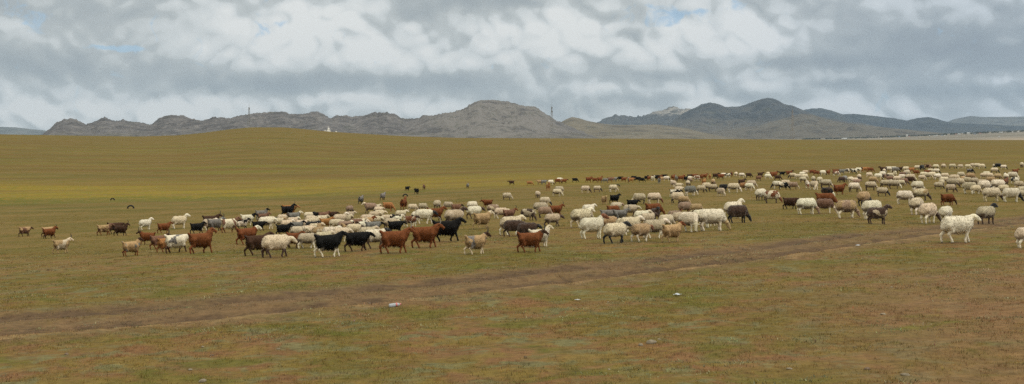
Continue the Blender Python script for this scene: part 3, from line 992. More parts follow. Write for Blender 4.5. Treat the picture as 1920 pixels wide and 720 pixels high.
def animal_mesh(kind, pose, gait):
    sheep = kind == 'sheep'
    neck0, poll, muz = head_prims(sheep, pose)
    low = pose in ('graze', 'turned') and sheep or pose == 'graze'
    P0 = np.array(poll)
    ax = np.array(muz) - P0
    ax /= np.linalg.norm(ax)
    side = np.cross(ax, (0, 0, 1.0))
    side /= np.linalg.norm(side)
    up = np.cross(side, ax)
    HEADS[(kind, pose)] = (P0, ax, side, up)
    pr = []
    if sheep:
        pr += [('body', (-.25, 0, .475), .176, (.0, 0, .462), .194, 1.0), ('body', (.0, 0, .462), .194, (.23, 0, .482), .172, 1.03),
               ('body', (-.30, 0, .52), .138, (.22, 0, .545), .118, .85), ('body', (-.36, 0, .455), .105, (-.395, 0, .40), .088, .72), ('body', (-.14, 0, .375), .132, (.14, 0, .375), .130, 1.0)]
        pr += [('neck', neck0, .135, tuple(P0 - ax * .05 - up * .03), .074, 1.15)]
        pr += [('head', tuple(P0), .070, tuple(P0 + ax * .09 - up * .005), .058, 1.25), ('head', tuple(P0 + ax * .07), .056, tuple(muz), .036, 1.15)]
        for sg in (-1, 1):
            e0 = P0 - ax * .015 + side * sg * .055 + up * .025
            pr += [('head', tuple(e0), .024, tuple(e0 + side * sg * .075 - up * .045 - ax * .02), .020, 1.0)]
    else:
        pr += [('body', (-.27, 0, .510), .132, (.0, 0, .485), .160, 1.12), ('body', (.0, 0, .485), .160, (.22, 0, .50), .150, 1.15),
               ('body', (-.30, 0, .565), .088, (.20, 0, .580), .088, .95), ('body', (-.20, 0, .385), .090, (.16, 0, .37), .105, 1.05)]
        nk = P0 - ax * .03 - up * .02
        pr += [('neck', neck0, .135, tuple((np.array(neck0) * .45 + nk * .55)), .096, 1.25), ('neck', tuple((np.array(neck0) * .45 + nk * .55)), .096, tuple(nk), .060, 1.2)]
        pr += [('head', tuple(P0), .058, tuple(P0 + ax * .08), .050, 1.25), ('head', tuple(P0 + ax * .07), .047, tuple(muz), .030, 1.15)]
        pr += [('head', tuple(np.array(muz) - up * .03 - ax * .02), .018, tuple(np.array(muz) - ax * .035 + np.array((0, 0, -.105)) * (1 if pose != 'graze' else .5)), .007, 1.0)]
        for sg in (-1, 1):
            e0 = P0 - ax * .01 + side * sg * .045 + up * .022
            pr += [('head', tuple(e0), .020, tuple(e0 + side * sg * .085 - up * .012 - ax * .035), .013, 1.0)]
        pr += [('body', (-.37, 0, .585), .036, (-.425, 0, .655), .030, 1.0), ('body', (-.425, 0, .655), .030, (-.47, 0, .69), .014, .9)]
    pr += [p + (1.0,) for p in leg_prims(sheep, gait)]
    h = .0165
    org = np.array((-.60, -.32, -.03))
    n = (int(1.42 / h), int(.64 / h), int((1.10 if not sheep else .96) / h))
    g = np.stack(np.meshgrid(*[np.arange(k) for k in n], indexing='ij'), -1) * h + org

    def field(P):
        dist, grp = None, {}
        for nm, a, ra, b, rb, fy in pr:
            dd = prim(P, a, ra, b, rb, fy)
            grp[nm] = dd if nm not in grp else np.minimum(grp[nm], dd)
            k = .028 if nm in ('leg', 'head') else .06
            dist = dd if dist is None else smin(dist, dd, k)
        return dist, grp

    dist, _ = field(g)
    V, Q = surface_net(dist, org, h)
    # outward normals by gradient
    e = .004
    N = np.stack([field(V + np.array(v) * e)[0] - field(V - np.array(v) * e)[0] for v in ((1, 0, 0), (0, 1, 0), (0, 0, 1))], -1)
    N /= np.linalg.norm(N, axis=1)[:, None] + 1e-9
    V = V - N * field(V)[0][:, None] * .9
    _, gr = field(V)
    body = np.minimum(gr['body'], gr['neck'])
    mh = sstep(-.02, .03, np.minimum(gr['body'], gr['leg']) - gr['head']) * sstep(-.095, -.045, gr['neck'] - gr['head'])
    mn = sstep(-.04, .05, gr['body'] - np.minimum(gr['neck'], gr['head']))
    ml = sstep(.36, .26, V[:, 2]) * sstep(-.03, .03, body - gr['leg'])
    fleece = np.clip(1 - mh - ml, 0, 1)
    disp = np.zeros(len(V))
    for i, v in enumerate(V):
        vv = Vector(v)
        if sheep:
            disp[i] = mnoise.noise(vv * 9) * .012 + mnoise.noise(vv * 24) * .006
        else:
            disp[i] = mnoise.noise(Vector((v[0] * 22, v[1] * 22, v[2] * 6))) * .009 + mnoise.noise(Vector((v[0] * 45, v[1] * 45, v[2] * 10))) * .004
    V = V + N * (disp * fleece)[:, None]
    if not sheep:   # long hair hanging under the belly
        bl = sstep(.40, .30, V[:, 2]) * (1 - ml) * sstep(-.36, -.25, V[:, 0]) * sstep(.30, .2, V[:, 0])
        V[:, 2] -= bl * (.02 + .03 * np.abs(np.sin(V[:, 0] * 37)) * np.abs(np.sin(V[:, 0] * 61 + 1)))
    # eyes, nostrils
    eye = np.zeros(len(V))
    for sg in (-1, 1):
        c = P0 + ax * .075 + side * sg * .05 + up * .022
        eye = np.maximum(eye, sstep(.022, .012, np.linalg.norm(V - c, axis=1)))
    eye = np.maximum(eye, sstep(.030, .018, np.linalg.norm(V - (np.array(muz) + ax * .03), axis=1)) * .8)
    eye = np.maximum(eye, sstep(.04, .02, V[:, 2]))                      # hooves
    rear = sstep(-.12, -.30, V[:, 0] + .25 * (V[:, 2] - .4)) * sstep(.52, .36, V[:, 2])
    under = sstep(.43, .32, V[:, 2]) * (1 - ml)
    stain_shade = np.maximum(rear * 1.0, under * .95) * (1 - mh)  # real rump and belly dirt, deepened to paint in the missing under-body shade
    SKIN[(kind, pose, gait)] = (V, Q, N, np.stack([mh, ml, stain_shade, eye], -1), mn)
    me = fast_mesh(kind + '_' + pose, V, Q, None, True)
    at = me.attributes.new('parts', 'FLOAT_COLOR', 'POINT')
    c = np.stack([mh, ml, stain_shade, eye], -1).astype(np.float32)
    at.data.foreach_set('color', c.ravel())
    at = me.attributes.new('foreparts', 'FLOAT', 'POINT')
    at.data.foreach_set('value', (mn).astype(np.float32))
    # top of the back, used as the size yard-stick
    me['back'] = float(V[(V[:, 0] > -.35) & (V[:, 0] < .15)][:, 2].max())
    return me


def coat_material(name, wool):
    m, t, b = material(name)
    tc = t.n('ShaderNodeTexCoord')

    def oattr(nm):
        return t.n('ShaderNodeAttribute', attribute_type='OBJECT', attribute_name=nm)
    off = t.vmath('ADD', tc.outputs['Object'], oattr('pattern_offset').outputs['Vector'])
    parts = t.n('ShaderNodeAttribute', attribute_name='parts')
    sp = t.n('ShaderNodeSeparateColor')
    t.l(parts.outputs['Color'], sp.inputs[0])
    fore = t.n('ShaderNodeAttribute', attribute_name='foreparts')
    n1 = t.noise(off, 2.6, 3, .5, .4)
    n2 = t.noise(off, 9, 4, .6)
    n3 = t.noise(off, 42, 3, .65) if wool else t.noise(t.vmath('MULTIPLY', off, (1, 1, .25)), 60, 3, .65)
    c = oattr('coat').outputs['Vector']
    v = t.math('ADD', .83 if wool else .74, t.math('MULTIPLY', t.math('ADD', t.math('MULTIPLY', n3, .6), t.math('MULTIPLY', n2, .4)), .36 if wool else .56))
    pm = t.math('SUBTRACT', 1.0, oattr('patch_amount').outputs['Fac'])
    pat = t.step(t.math('ADD', n1, t.math('MULTIPLY', t.math('SUBTRACT', n2, .5), .10)), t.math('SUBTRACT', pm, .015), t.math('ADD', pm, .015))
    c = t.mix(pat, c, oattr('patch').outputs['Vector'])
    nk = t.step(t.math('ADD', fore.outputs['Fac'], t.math('MULTIPLY', t.math('SUBTRACT', n2, .5), .35)), .45, .62)
    c = t.mix(t.math('MULTIPLY', nk, oattr('neck_amount').outputs['Fac']), c, oattr('face').outputs['Vector'])
    st = t.math('MULTIPLY', sp.outputs[2], oattr('stain_shade').outputs['Fac'])
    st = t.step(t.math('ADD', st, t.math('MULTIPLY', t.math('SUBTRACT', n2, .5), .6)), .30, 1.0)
    c = t.mix(t.math('MULTIPLY', st, .82), c, oattr('dirt').outputs['Vector'])  # dirt colour doubles as painted shade on the undersides
    c = t.mix(sp.outputs[1], c, oattr('legs').outputs['Vector'])
    hd = t.step(t.math('ADD', sp.outputs[0], t.math('MULTIPLY', t.math('SUBTRACT', n2, .5), .3)), .40, .60)
    c = t.mix(hd, c, oattr('face').outputs['Vector'])
    c = t.mix(t.math('MULTIPLY', parts.outputs['Alpha'], .85), c, (.02, .017, .015))
    sc = t.n('ShaderNodeVectorMath', operation='SCALE')
    t.l(c, sc.inputs[0])
    t.l(v, sc.inputs['Scale'])
    t.l(sc.outputs[0], b.inputs['Base Color'])
    b.inputs['Roughness'].default_value = .95 if wool else .7
    b.inputs['Specular IOR Level'].default_value = .06 if wool else .1
    b.inputs['Sheen Weight'].default_value = .25 if wool else .0
    b.inputs['Sheen Roughness'].default_value = .6
    bp = t.n('ShaderNodeBump')
    bp.inputs['Strength'].default_value = .28 if wool else .5
    bp.inputs['Distance'].default_value = .02
    t.l(t.math('ADD', n3, n2), bp.inputs['Height'])
    t.l(bp.outputs[0], b.inputs['Normal'])
    return m


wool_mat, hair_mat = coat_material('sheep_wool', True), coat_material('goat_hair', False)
# letters used in the table below -> (pose, gait)
POSES = {'w': ('walk', 'walk'), 'v': ('walk', 'step'), 's': ('stand', 'stand'), 'q': ('stand', 'step'), 'l': ('low', 'walk'), 'm': ('low', 'step'), 'g': ('graze', 'stand'), 'e': ('graze', 'mid'), 'r': ('turned', 'mid')}
MESH = {}


def get_mesh(kind, p):
    if (kind, p) not in MESH:
        me = animal_mesh(kind, *POSES[p])
        me.materials.append(wool_mat if kind == 'sheep' else hair_mat)
        MESH[(kind, p)] = me
    return MESH[(kind, p)]


FLEECE = {}


def get_fleece(kind, p):
    """locks of wool or long hair over the trunk, shaded like the skin they grow from"""
    if (kind, p) in FLEECE:
        return FLEECE[(kind, p)]
    get_mesh(kind, p)
    V, Q, N, M, mn = SKIN[(kind,) + POSES[p]]
    r_ = np.random.default_rng(len(FLEECE) + 3)
    c = V[Q].mean(1)
    ok = np.nonzero((M[Q[:, 0], 0] < .25) & (M[Q[:, 0], 1] < .35))[0]
    n = 3400 if kind == 'sheep' else 2600
    q = r_.choice(ok, n)
    vi = Q[q, 0]
    nrm, base = N[vi], c[q] + r_.normal(0, .006, (n, 3))
    down = np.array((-.25, 0, -1.0))
    low = sstep(.52, .34, base[:, 2])[:, None]
    if kind == 'sheep':
        dirv = nrm * .9 + r_.normal(0, .38, (n, 3)) + down * .45
        ln, wd = r_.uniform(.008, .020, (n, 1)), .011
    else:
        dirv = nrm * .35 + r_.normal(0, .16, (n, 3)) + down * (.75 + .5 * low)
        ln, wd = r_.uniform(.025, .05, (n, 1)) * (1 + .9 * low), .008
    dirv /= np.linalg.norm(dirv, axis=1)[:, None]
    sd_ = np.cross(dirv, nrm + r_.normal(0, .3, (n, 3)))
    sd_ /= np.linalg.norm(sd_, axis=1)[:, None] + 1e-9
    T = np.empty((n, 3, 3))
    T[:, 0] = base - sd_ * wd - nrm * .004
    T[:, 1] = base + sd_ * wd - nrm * .004
    T[:, 2] = base + dirv * ln
    me = fast_mesh(kind + '_fleece', T.reshape(-1, 3), np.arange(3 * n).reshape(-1, 3), wool_mat if kind == 'sheep' else hair_mat, True)
    at = me.attributes.new('parts', 'FLOAT_COLOR', 'POINT')
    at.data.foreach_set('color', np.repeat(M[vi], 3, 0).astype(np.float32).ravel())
    at = me.attributes.new('foreparts', 'FLOAT', 'POINT')
    at.data.foreach_set('value', np.repeat(mn[vi], 3).astype(np.float32))
    me.normals_split_custom_set_from_vertices([tuple(v) for v in np.repeat(nrm, 3, 0)])
    FLEECE[(kind, p)] = me
    return me


horn_mat = {'pale': plain_mat('pale_horn', (.34, .30, .25), .6, .2, 20), 'dark': plain_mat('dark_horn', (.045, .04, .036), .55, .2, 20)}
HORN = {}


def horn_mesh(pose, sg, tone):
    if (pose, sg, tone) not in HORN:
        P0, ax, side, up = HEADS[('goat', pose)]
        m = Mb()
        pts, rad = [], []
        for i in range(9):
            t = i / 8
            a = t * 1.75
            p = P0 + up * (.035 + .17 * math.sin(a)) - ax * (.13 * (1 - math.cos(a)) + .0) + side * sg * (.022 + .055 * t)
            pts.append(tuple(p))
            rad.append(.017 * (1 - .8 * t))
        m.tube(pts, rad, 7)
        HORN[(pose, sg, tone)] = new_mesh('goat_horn', m.v, m.f, horn_mat[tone])
    return HORN[(pose, sg, tone)]


PAL = {'w': (.77, .68, .52), 'c': (.67, .555, .38), 'd': (.53, .435, .295), 't': (.43, .29, .145), 'f': (.33, .215, .145), 'b': (.185, .062, .022), 'n': (.062, .032, .019), 'k': (.010, .0095, .009),
       'g': (.20, .185, .165), 'o': (.36, .165, .06), 'r': (.20, .105, .065)}
CW = {'w': 'white', 'c': 'cream', 'd': 'dingy grey-cream', 't': 'tan', 'f': 'fawn', 'b': 'russet brown', 'n': 'dark brown', 'k': 'black', 'g': 'grey', 'o': 'orange-tan', 'r': 'reddish fawn'}

VERBOSE = False
TABLE = """
# kind pose x top foot heading coat face legs [flags: h/H horns dark/pale, N neck in face colour, S strong stain, Z no stain]
G l 47 425 443 5 rt n n
G l 91 425 444 8 t k n h
G q 93 428 447 5 b b n
G w 116 449 475 8 ct c t h
G w 196 421 441 5 rt r b
G l 216 417 438 5 n n n
G q 227 422 442 -10 n n n h
S s 273 411 431 5 w w w Z
G w 308 418 437 0 b b b
S s 337 404 429 5 c w w Z
G s 247 452 480 5 tg n b
G w 276 441 458 170 b n b h
G w 299 441 467 15 r n b h
G l 310 449 473 40 o o b
G m 331 439 474 0 wg w n
G q 377 436 475 5 b b b
G w 370 418 438 0 k k k
S w 393 410 432 0 d w w
G w 404 410 433 5 g g n h
G w 396 404 428 0 n n n h
G v 431 410 436 0 rw r b N
G w 465 402 423 0 w k w hN
G w 454 411 430 0 kw k k
G l 485 415 433 5 k k k
G w 464 427 458 5 b w b
G s 491 394 412 0 g k g h
G w 494 400 417 0 r r b
G s 540 386 406 5 k k k h
G l 543 383 404 0 o o o
G w 552 398 417 0 g w g
S l 506 405 423 0 c k c
S w 523 408 426 0 c t c
S w 538 414 431 0 c w c
S l 500 406 430 0 w w w
G w 532 422 442 0 k k k
G w 484 440 479 8 n n n Sw
S l 519 439 483 12 c c n
G w 557 420 436 5 g k n
S w 549 410 425 0 c w c
G w 553 436 465 -40 b b n h
S w 580 400 413 0 c k c
G l 597 399 413 0 k w k
G w 607 400 413 0 r r b
G l 622 400 412 0 n n n
S l 583 404 421 0 c c c
S w 604 404 421 0 c d c
S s 638 401 422 10 c w n
S e 656 385 400 55 f n n
G w 612 411 428 0 o o o
S w 588 412 426 0 c c c
S w 586 418 435 0 wk k w N
S l 577 427 445 0 c c c
S m 577 437 466 -8 d n w
S l 600 430 449 0 ct b c
S w 621 428 450 0 w w w
G w 617 439 482 5 k k w
S w 592 424 440 0 ct c c
G w 655 424 441 0 tn n n
S w 647 419 435 0 f w c
S l 668 414 430 10 r w n
G w 676 418 437 0 kw w k
G l 670 434 471 5 k k n
S w 704 429 466 5 w k n
G l 700 424 438 5 g k g
G l 742 421 437 5 k k k
G w 741 432 475 0 b b b H
G w 798 424 465 0 b b b H
G v 838 413 453 10 k k k
S l 703 404 424 0 c w c
G w 690 411 427 0 t b b N
S w 674 412 429 0 c d c
S l 702 399 413 0 d c c
S l 712 395 410 0 c c c
S l 710 387 402 0 c d c
S w 694 380 400 180 f c n
S w 705 384 397 0 d c c
G g 728 379 396 -20 o o o
G s 757 372 393 75 b b b
S e 774 382 397 5 c f c
S e 793 381 395 -10 d n n
S w 752 394 412 0 c w c
G w 743 406 424 0 wk w k
S w 770 407 425 0 cb n w N
S l 796 391 420 -10 w k w
S w 783 396 414 0 wk k w
G w 817 390 414 5 b b n
S e 820 375 392 60 d d n
S e 840 378 393 170 d c n
G l 856 387 398 0 r k n
S s 853 391 423 5 cd n n NS
S e 886 377 395 10 w w w
S l 890 386 410 0 w n n
G l 914 374 389 180 b b b h
G w 905 399 429 30 t c t
G w 893 440 477 30 tg n c h
S e 925 383 403 10 cf c c
S l 940 389 410 0 c c w
G w 955 394 412 0 r b b h
S w 959 405 441 10 c c w S
S l 963 412 443 5 n n n
S l 990 417 447 0 n k n
G w 995 435 473 12 b n b h
G s 1012 430 463 20 w c w
S e 990 391 414 -30 dn n n N
S g 1014 379 401 5 d c c
S e 1022 387 408 0 f f n
G w 1043 385 405 5 b b b h
S l 1037 400 425 0 d n n N
S g 1022 369 386 -10 c k c
S g 951 361 375 -15 d d n
S r 1008 358 371 110 d n n
S g 1048 349 364 180 d n c
S e 1045 354 368 -5 c c c
S g 1098 348 362 -25 c n c
S g 1120 348 360 -15 d k n
S g 1150 346 360 -10 c c w
G w 1133 368 383 -70 t t t
G w 1153 365 381 25 k k k
S e 1198 362 382 200 d d k
S g 1227 361 382 0 c b c
G l 1186 377 391 10 k k k
S w 1104 383 404 0 w w w
S w 1091 389 427 35 c w c N
S s 1111 407 448 8 w b w
G l 1140 396 415 0 g g g
G g 1150 385 406 0 b b b
S l 1156 379 397 0 c f c
S l 1183 383 406 -10 d d n
G w 1164 398 415 0 g g g h
S l 1142 408 431 0 t k n
S w 1182 406 441 5 c w w
S w 1204 395 418 -5 w c w
S s 1229 394 412 -70 n k n
G g 1226 381 407 30 b b b
S w 1155 417 456 12 c k k N
S l 1203 418 453 10 t b w
S w 1228 411 447 12 d w w S
G w 1261 421 454 40 t b t
S e 1266 395 418 10 f d n
S e 1274 401 422 30 d d n
S e 1285 378 401 20 f b b
S e 1306 387 402 -5 t n c
S r 1293 397 435 -40 w d w
S e 1317 392 427 15 w c w S
S g 1336 390 433 -5 w t w
S g 1384 384 418 -5 n k k
S s 1376 377 410 40 w w c
S e 1282 367 384 -20 t t n
S e 1271 360 381 -15 c c k
G l 1266 355 370 0 wk k w
S l 1273 349 363 0 c c c
S g 1295 348 367 -5 g w w
S w 1262 338 351 120 d c c
S l 1273 343 354 -10 d d c
S r 1290 338 349 80 d n n
S g 1315 347 361 -15 d k n
S e 1325 342 357 0 c n n
S g 1337 345 359 -10 d k n
G w 1320 336 347 60 o o o
S r 1337 335 347 80 t f n
S l 1357 345 359 5 k k k
S g 1376 343 361 -5 c w w
S e 1395 342 357 10 o c c
S e 1405 343 357 -10 w w w
S g 1409 338 353 -10 d d c
G w 1391 336 348 10 n k n
S g 1352 352 368 -50 d d d
S g 1456 339 354 200 w k w
G g 1469 341 356 -20 wk k k
S e 1473 337 352 0 c c c
S g 1488 341 355 -5 f d n
G g 1514 338 353 -80 bw b w
S r 1527 339 356 -60 c c w
S r 1535 332 343 90 d d d
S g 1549 336 353 -15 d d n S
S g 1448 355 381 -10 wb b n
S e 1427 353 376 60 w f n
G m 1482 370 392 -20 n n k
S g 1513 369 402 -10 w f w S
S g 1551 351 369 -25 nk w k
G g 1548 360 389 -20 b b b
S g 1547 372 400 -12 r d w
G w 1574 346 365 5 b b b
S e 1588 373 409 35 ft f w
S g 1602 342 360 -5 w w n
S g 1633 340 357 -10 d d n S
S l 1607 336 347 0 f f c
S e 1595 331 343 60 c c c
S r 1620 356 386 60 t k k
S g 1655 351 368 -15 d k n
S e 1636 375 411 40 w c w
S s 1646 388 420 5 dn n n S
S e 1637 331 344 -10 t f n
S r 1584 329 341 60 g n n
S g 1578 331 342 200 n n n
S e 1697 357 383 -20 w d w
S g 1727 353 376 -15 ct n n N
S e 1721 338 360 40 w w w
S r 1719 369 403 75 c g w
S r 1741 380 419 65 c n w
S e 1774 386 417 65 w w w
S w 1797 404 455 26 w w w ZA
S s 1850 386 420 45 d k n S
G g 1777 363 385 30 b n b
S e 1926 429 465 40 c c w
S g 1860 346 378 -12 c n c
S g 1897 347 379 -18 w k w
S e 1921 349 370 0 c c c
S e 1872 336 358 0 w d w
S g 1819 341 363 -30 d n w N
S g 1786 334 352 -15 d n n
S g 1783 345 361 -12 d n n
S e 1766 336 349 60 d d n
S r 1769 307 316 60 d d n
S g 1786 307 317 -10 d k n
S e 1801 308 317 0 d d c
S e 1815 308 317 0 c d c
S e 1823 306 315 60 d d c
S g 1832 306 316 10 c c c
S g 1841 307 317 -15 c k c
S e 1871 306 316 170 k k k
S g 1882 309 318 -15 w k w
S s 1863 308 315 90 d k d
S r 1916 304 314 80 d d n
G g 1819 316 326 -10 gk k n
S g 1865 314 325 -10 c k n
G w 1904 317 328 10 b b n
S e 1845 324 335 10 d d c
S e 1856 324 335 0 c d c
S e 1871 325 337 0 t f n
S g 1899 322 337 -20 w w w
S s 1886 325 338 100 w k n
S e 1820 324 338 0 t f c
S e 1806 330 342 70 t d c
S e 1790 327 343 0 c c c
S e 1771 331 344 0 c t c
S e 1827 333 347 0 d d n
S e 1858 331 346 0 t c n
S r 1846 338 360 20 w k n
S l 1869 336 354 0 c w c
S e 1799 334 351 -10 c d w
S e 1814 332 346 150 d n n N
S g 1903 332 345 -5 wk k w
S e 1911 339 354 0 d d c
S s 1885 335 349 60 b b n
G l 1602 316 326 0 wk k k
S w 1610 314 324 0 w k w
G l 1622 313 323 0 o o o
G g 1632 314 323 -5 b b b
G w 1656 313 324 180 n n n
S e 1667 312 323 0 w w w
S l 1675 312 322 0 w c w
G g 1679 313 324 0 g k n
G w 1688 313 321 0 n n n
S e 1699 312 322 0 c n n
G l 1709 314 323 0 o o b
S r 1702 318 328 70 d d n
G g 1718 319 328 0 b b b
S g 1720 310 319 -20 c n n
S e 1729 309 319 60 k k k
G g 1740 308 318 -5 nf n n
S g 1755 308 317 -10 c d n
S r 1658 316 325 80 c c n
S e 1655 321 332 30 w w w
S g 1647 325 337 -15 w w w
S e 1661 326 337 0 fn n n
S e 1669 325 334 0 c c c
S s 1678 322 333 -80 c w c
S l 1692 323 332 0 r g n
S l 1691 327 337 0 w c w
S e 1669 330 341 0 r f c
S l 1682 330 341 0 c c c
S g 1707 326 341 -15 c d c
G g 1706 331 344 -10 n k n
S g 1695 334 347 -8 r n n
S w 1661 337 353 0 d d n S
S g 1677 337 354 -10 d w n S
S g 1638 331 342 -15 t n n
S r 1611 326 338 80 c n n
S e 1729 328 339 10 d d c
S l 1732 322 333 0 c c c
S e 1740 323 336 0 d c c
S e 1748 322 335 10 c c c
S r 1758 325 337 40 w c w
G l 1738 319 328 0 b b b
S e 1745 316 325 0 c c c
S g 1756 316 326 -20 w k w
G w 1426 323 332 0 n n n
G l 1423 330 339 0 r n n
S e 1440 322 331 70 c c c
S g 1440 326 336 -10 w w w
G w 1451 322 335 30 b n n
G g 1458 329 338 -10 n n n
G l 1467 322 330 0 k k k
G w 1480 320 330 -10 b n n
S g 1486 324 335 190 d k n
S l 1496 326 336 0 c c c
S l 1504 322 331 0 w w c
S e 1509 326 337 20 c d c
S r 1506 331 342 40 d d n S
S l 1510 319 328 0 c f c
G l 1523 318 327 0 b b b
G g 1531 320 329 0 b n b
S g 1543 319 329 -5 w k w
G w 1553 319 328 60 b b b
G l 1567 317 327 0 b b b
S g 1568 320 330 -5 wb w w
G l 1579 317 327 0 g g g
S l 1590 316 325 0 wk k w
S r 1525 330 341 80 d n n
S e 1538 332 342 100 c c c
G l 1183 333 342 0 o o o
G g 1188 330 338 170 k k k
G l 1194 333 340 0 k k k
G g 1203 334 342 -5 k k k
G w 1212 331 338 60 k k k
G w 1219 330 339 0 b b b
G l 1229 328 338 0 k k n
G w 1224 330 339 -60 w w w
G w 1236 329 337 0 b b n
G s 1236 334 344 -80 g n g
G l 1245 327 335 0 k k k
G l 1243 332 340 0 t t t
S g 1250 330 340 -8 w k w
G w 1262 328 338 70 b b b
G w 1268 330 340 100 g g n
G w 1277 329 339 30 b b b
G w 1283 328 337 90 b o b
G w 1286 331 340 60 k k k
G l 1294 327 335 0 n n n
S l 1292 330 339 0 w w w
S r 1294 333 342 60 f f n
G l 1302 326 335 40 b b b
S g 1307 329 340 -40 wb b c
G l 1314 327 337 0 b b b
G w 1321 326 336 30 b b b
G w 1331 328 336 80 o o o
G w 1342 325 335 0 n k n
G l 1352 326 336 0 b n n
S l 1357 324 333 0 w w w
S w 1365 325 333 0 wk k w
G w 1372 324 331 90 b b b
S r 1380 322 331 80 c b c
S g 1391 324 333 -5 w c w
G g 1404 324 333 0 n k n
G l 959 340 347 170 n n n
G g 993 339 348 -5 o o o
G l 1012 340 346 180 t t g
G l 1020 339 346 0 g g g
S e 1033 337 347 30 w n w
G s 1028 344 357 -80 o o o
G g 1046 335 344 0 b b b
G l 1058 336 344 0 b n n
S l 1049 333 341 0 w w w
G g 1078 335 342 -10 k k k
G w 1104 332 342 10 b b b
G l 1115 334 342 170 b b b
G s 1125 332 342 20 b b b
G g 1135 336 343 180 g g g
G l 1144 332 342 0 r o o
G l 1152 332 341 0 g g g
G g 1163 332 339 180 k k k
G l 1170 334 341 10 b b b
G w 1179 333 342 100 g g n
G w 677 368 382 70 g g k
G w 718 362 375 65 g g k
G l 764 350 358 50 k k k
G l 781 353 364 120 k k k
G w 795 348 355 100 r r n
G w 877 346 353 80 g n n
S w 566 413 431 0 c c c
S l 630 412 430 0 c c w
S w 648 406 421 5 d c c
S l 664 424 443 0 c n c
S w 690 433 452 5 d d n
S l 640 432 453 0 c c c
S w 726 404 421 0 c k c
S l 733 411 430 0 d c n
S w 607 440 463 5 d c w
S l 560 428 447 0 c c c
S w 530 403 418 0 c n c
S l 688 404 420 0 c c w
S w 655 398 413 0 d d n
S e 1882 346 364 0 c c c
S e 1842 336 351 5 d d c
S e 1772 324 336 0 c c c
S e 1802 322 334 10 d c n
S e 1850 321 333 0 c d c
S e 1690 337 349 0 d d n
S e 1603 333 344 0 c c c
S e 1760 341 355 10 d n n
S e 1830 347 364 0 c c w
S e 1915 356 374 0 d c c
S e 1630 323 333 0 c c c
S e 1700 319 329 10 d d c
S e 1250 407 428 10 c d w
S e 1325 400 425 15 d d w
S w 1170 412 436 5 c c w
S w 1215 400 424 5 d n c
S e 1100 392 415 15 c c w
"""


def facing(h):
    h = (h + 180) % 360 - 180
    if abs(h) < 32:
        return 'right'
    if abs(h) > 148:
        return 'left'
    return 'away' if h > 0 else 'toward'


HERD = []
for ln in TABLE.strip().splitlines():
    if ln.startswith('#') or not ln.strip():
        continue
    q = ln.split()
    HERD.append(dict(kind='sheep' if q[0] == 'S' else 'goat', pose=q[1], x=float(q[2]), top=float(q[3]), foot=float(q[4]), head=float(q[5]), coat=q[6], face=q[7], legs=q[8], fl=q[9] if len(q) > 9 else ''))


def zone(a):
    x, f = a['x'], a['foot']
    if x < 348:
        return 'trailing group at far left'
    if 655 < x < 905 and f < 384 and a['kind'] == 'goat':
        return 'open grass beyond the flock'
    if x < 1076 and f >= 378:
        return 'dense walking flock'
    if x < 1640 and f < 347 and x > 930:
        return 'far row'
    if x < 1420:
        return 'middle bunch'
    if f < 330:
        return 'farthest rows'
    return 'right-hand flock'


def describe(a):
    c = CW[a['coat'][0]]
    s = c if len(a['coat']) < 2 else f"{CW[a['coat'][1]].replace(' ', '-')}-patched {c}"
    if a['face'] not in (a['coat'][0],):
        s = CW[a['face']].replace(' ', '-') + '-headed ' + s
    if 'h' in a['fl'].lower():
        s = 'horned ' + s
    return s


def look(a):
    verb = {'w': 'walking', 'v': 'walking', 's': 'standing head up', 'q': 'standing head up', 'l': 'walking head low', 'm': 'walking head low'}.get(a['pose'], 'grazing')
    dr = {'right': '', 'left': ' leftward', 'away': ' seen from behind', 'toward': ' facing the camera'}[facing(a['head'])]
    return f"{describe(a)} {a['kind']} {verb}{dr}"


def relations(a):
    """(words, other) pairs that hold for a"""
    h = a['foot'] - a['top']
    for b in HERD:
        if b is a:
            continue
        dxp, dfp = b['x'] - a['x'], b['foot'] - a['foot']
        hb = max(h, b['foot'] - b['top'])
        if abs(dxp) < 1.0 * hb and .12 * hb < dfp < .95 * hb:
            yield 'behind', b
        if abs(dxp) < 1.0 * hb and .12 * hb < -dfp < .95 * hb:
            yield 'in front of', b
        if abs(dfp) < .30 * hb and .9 * hb < dxp < 2.1 * hb:
            yield 'just left of', b
        if abs(dfp) < .30 * hb and .9 * hb < -dxp < 2.1 * hb:
            yield 'just right of', b


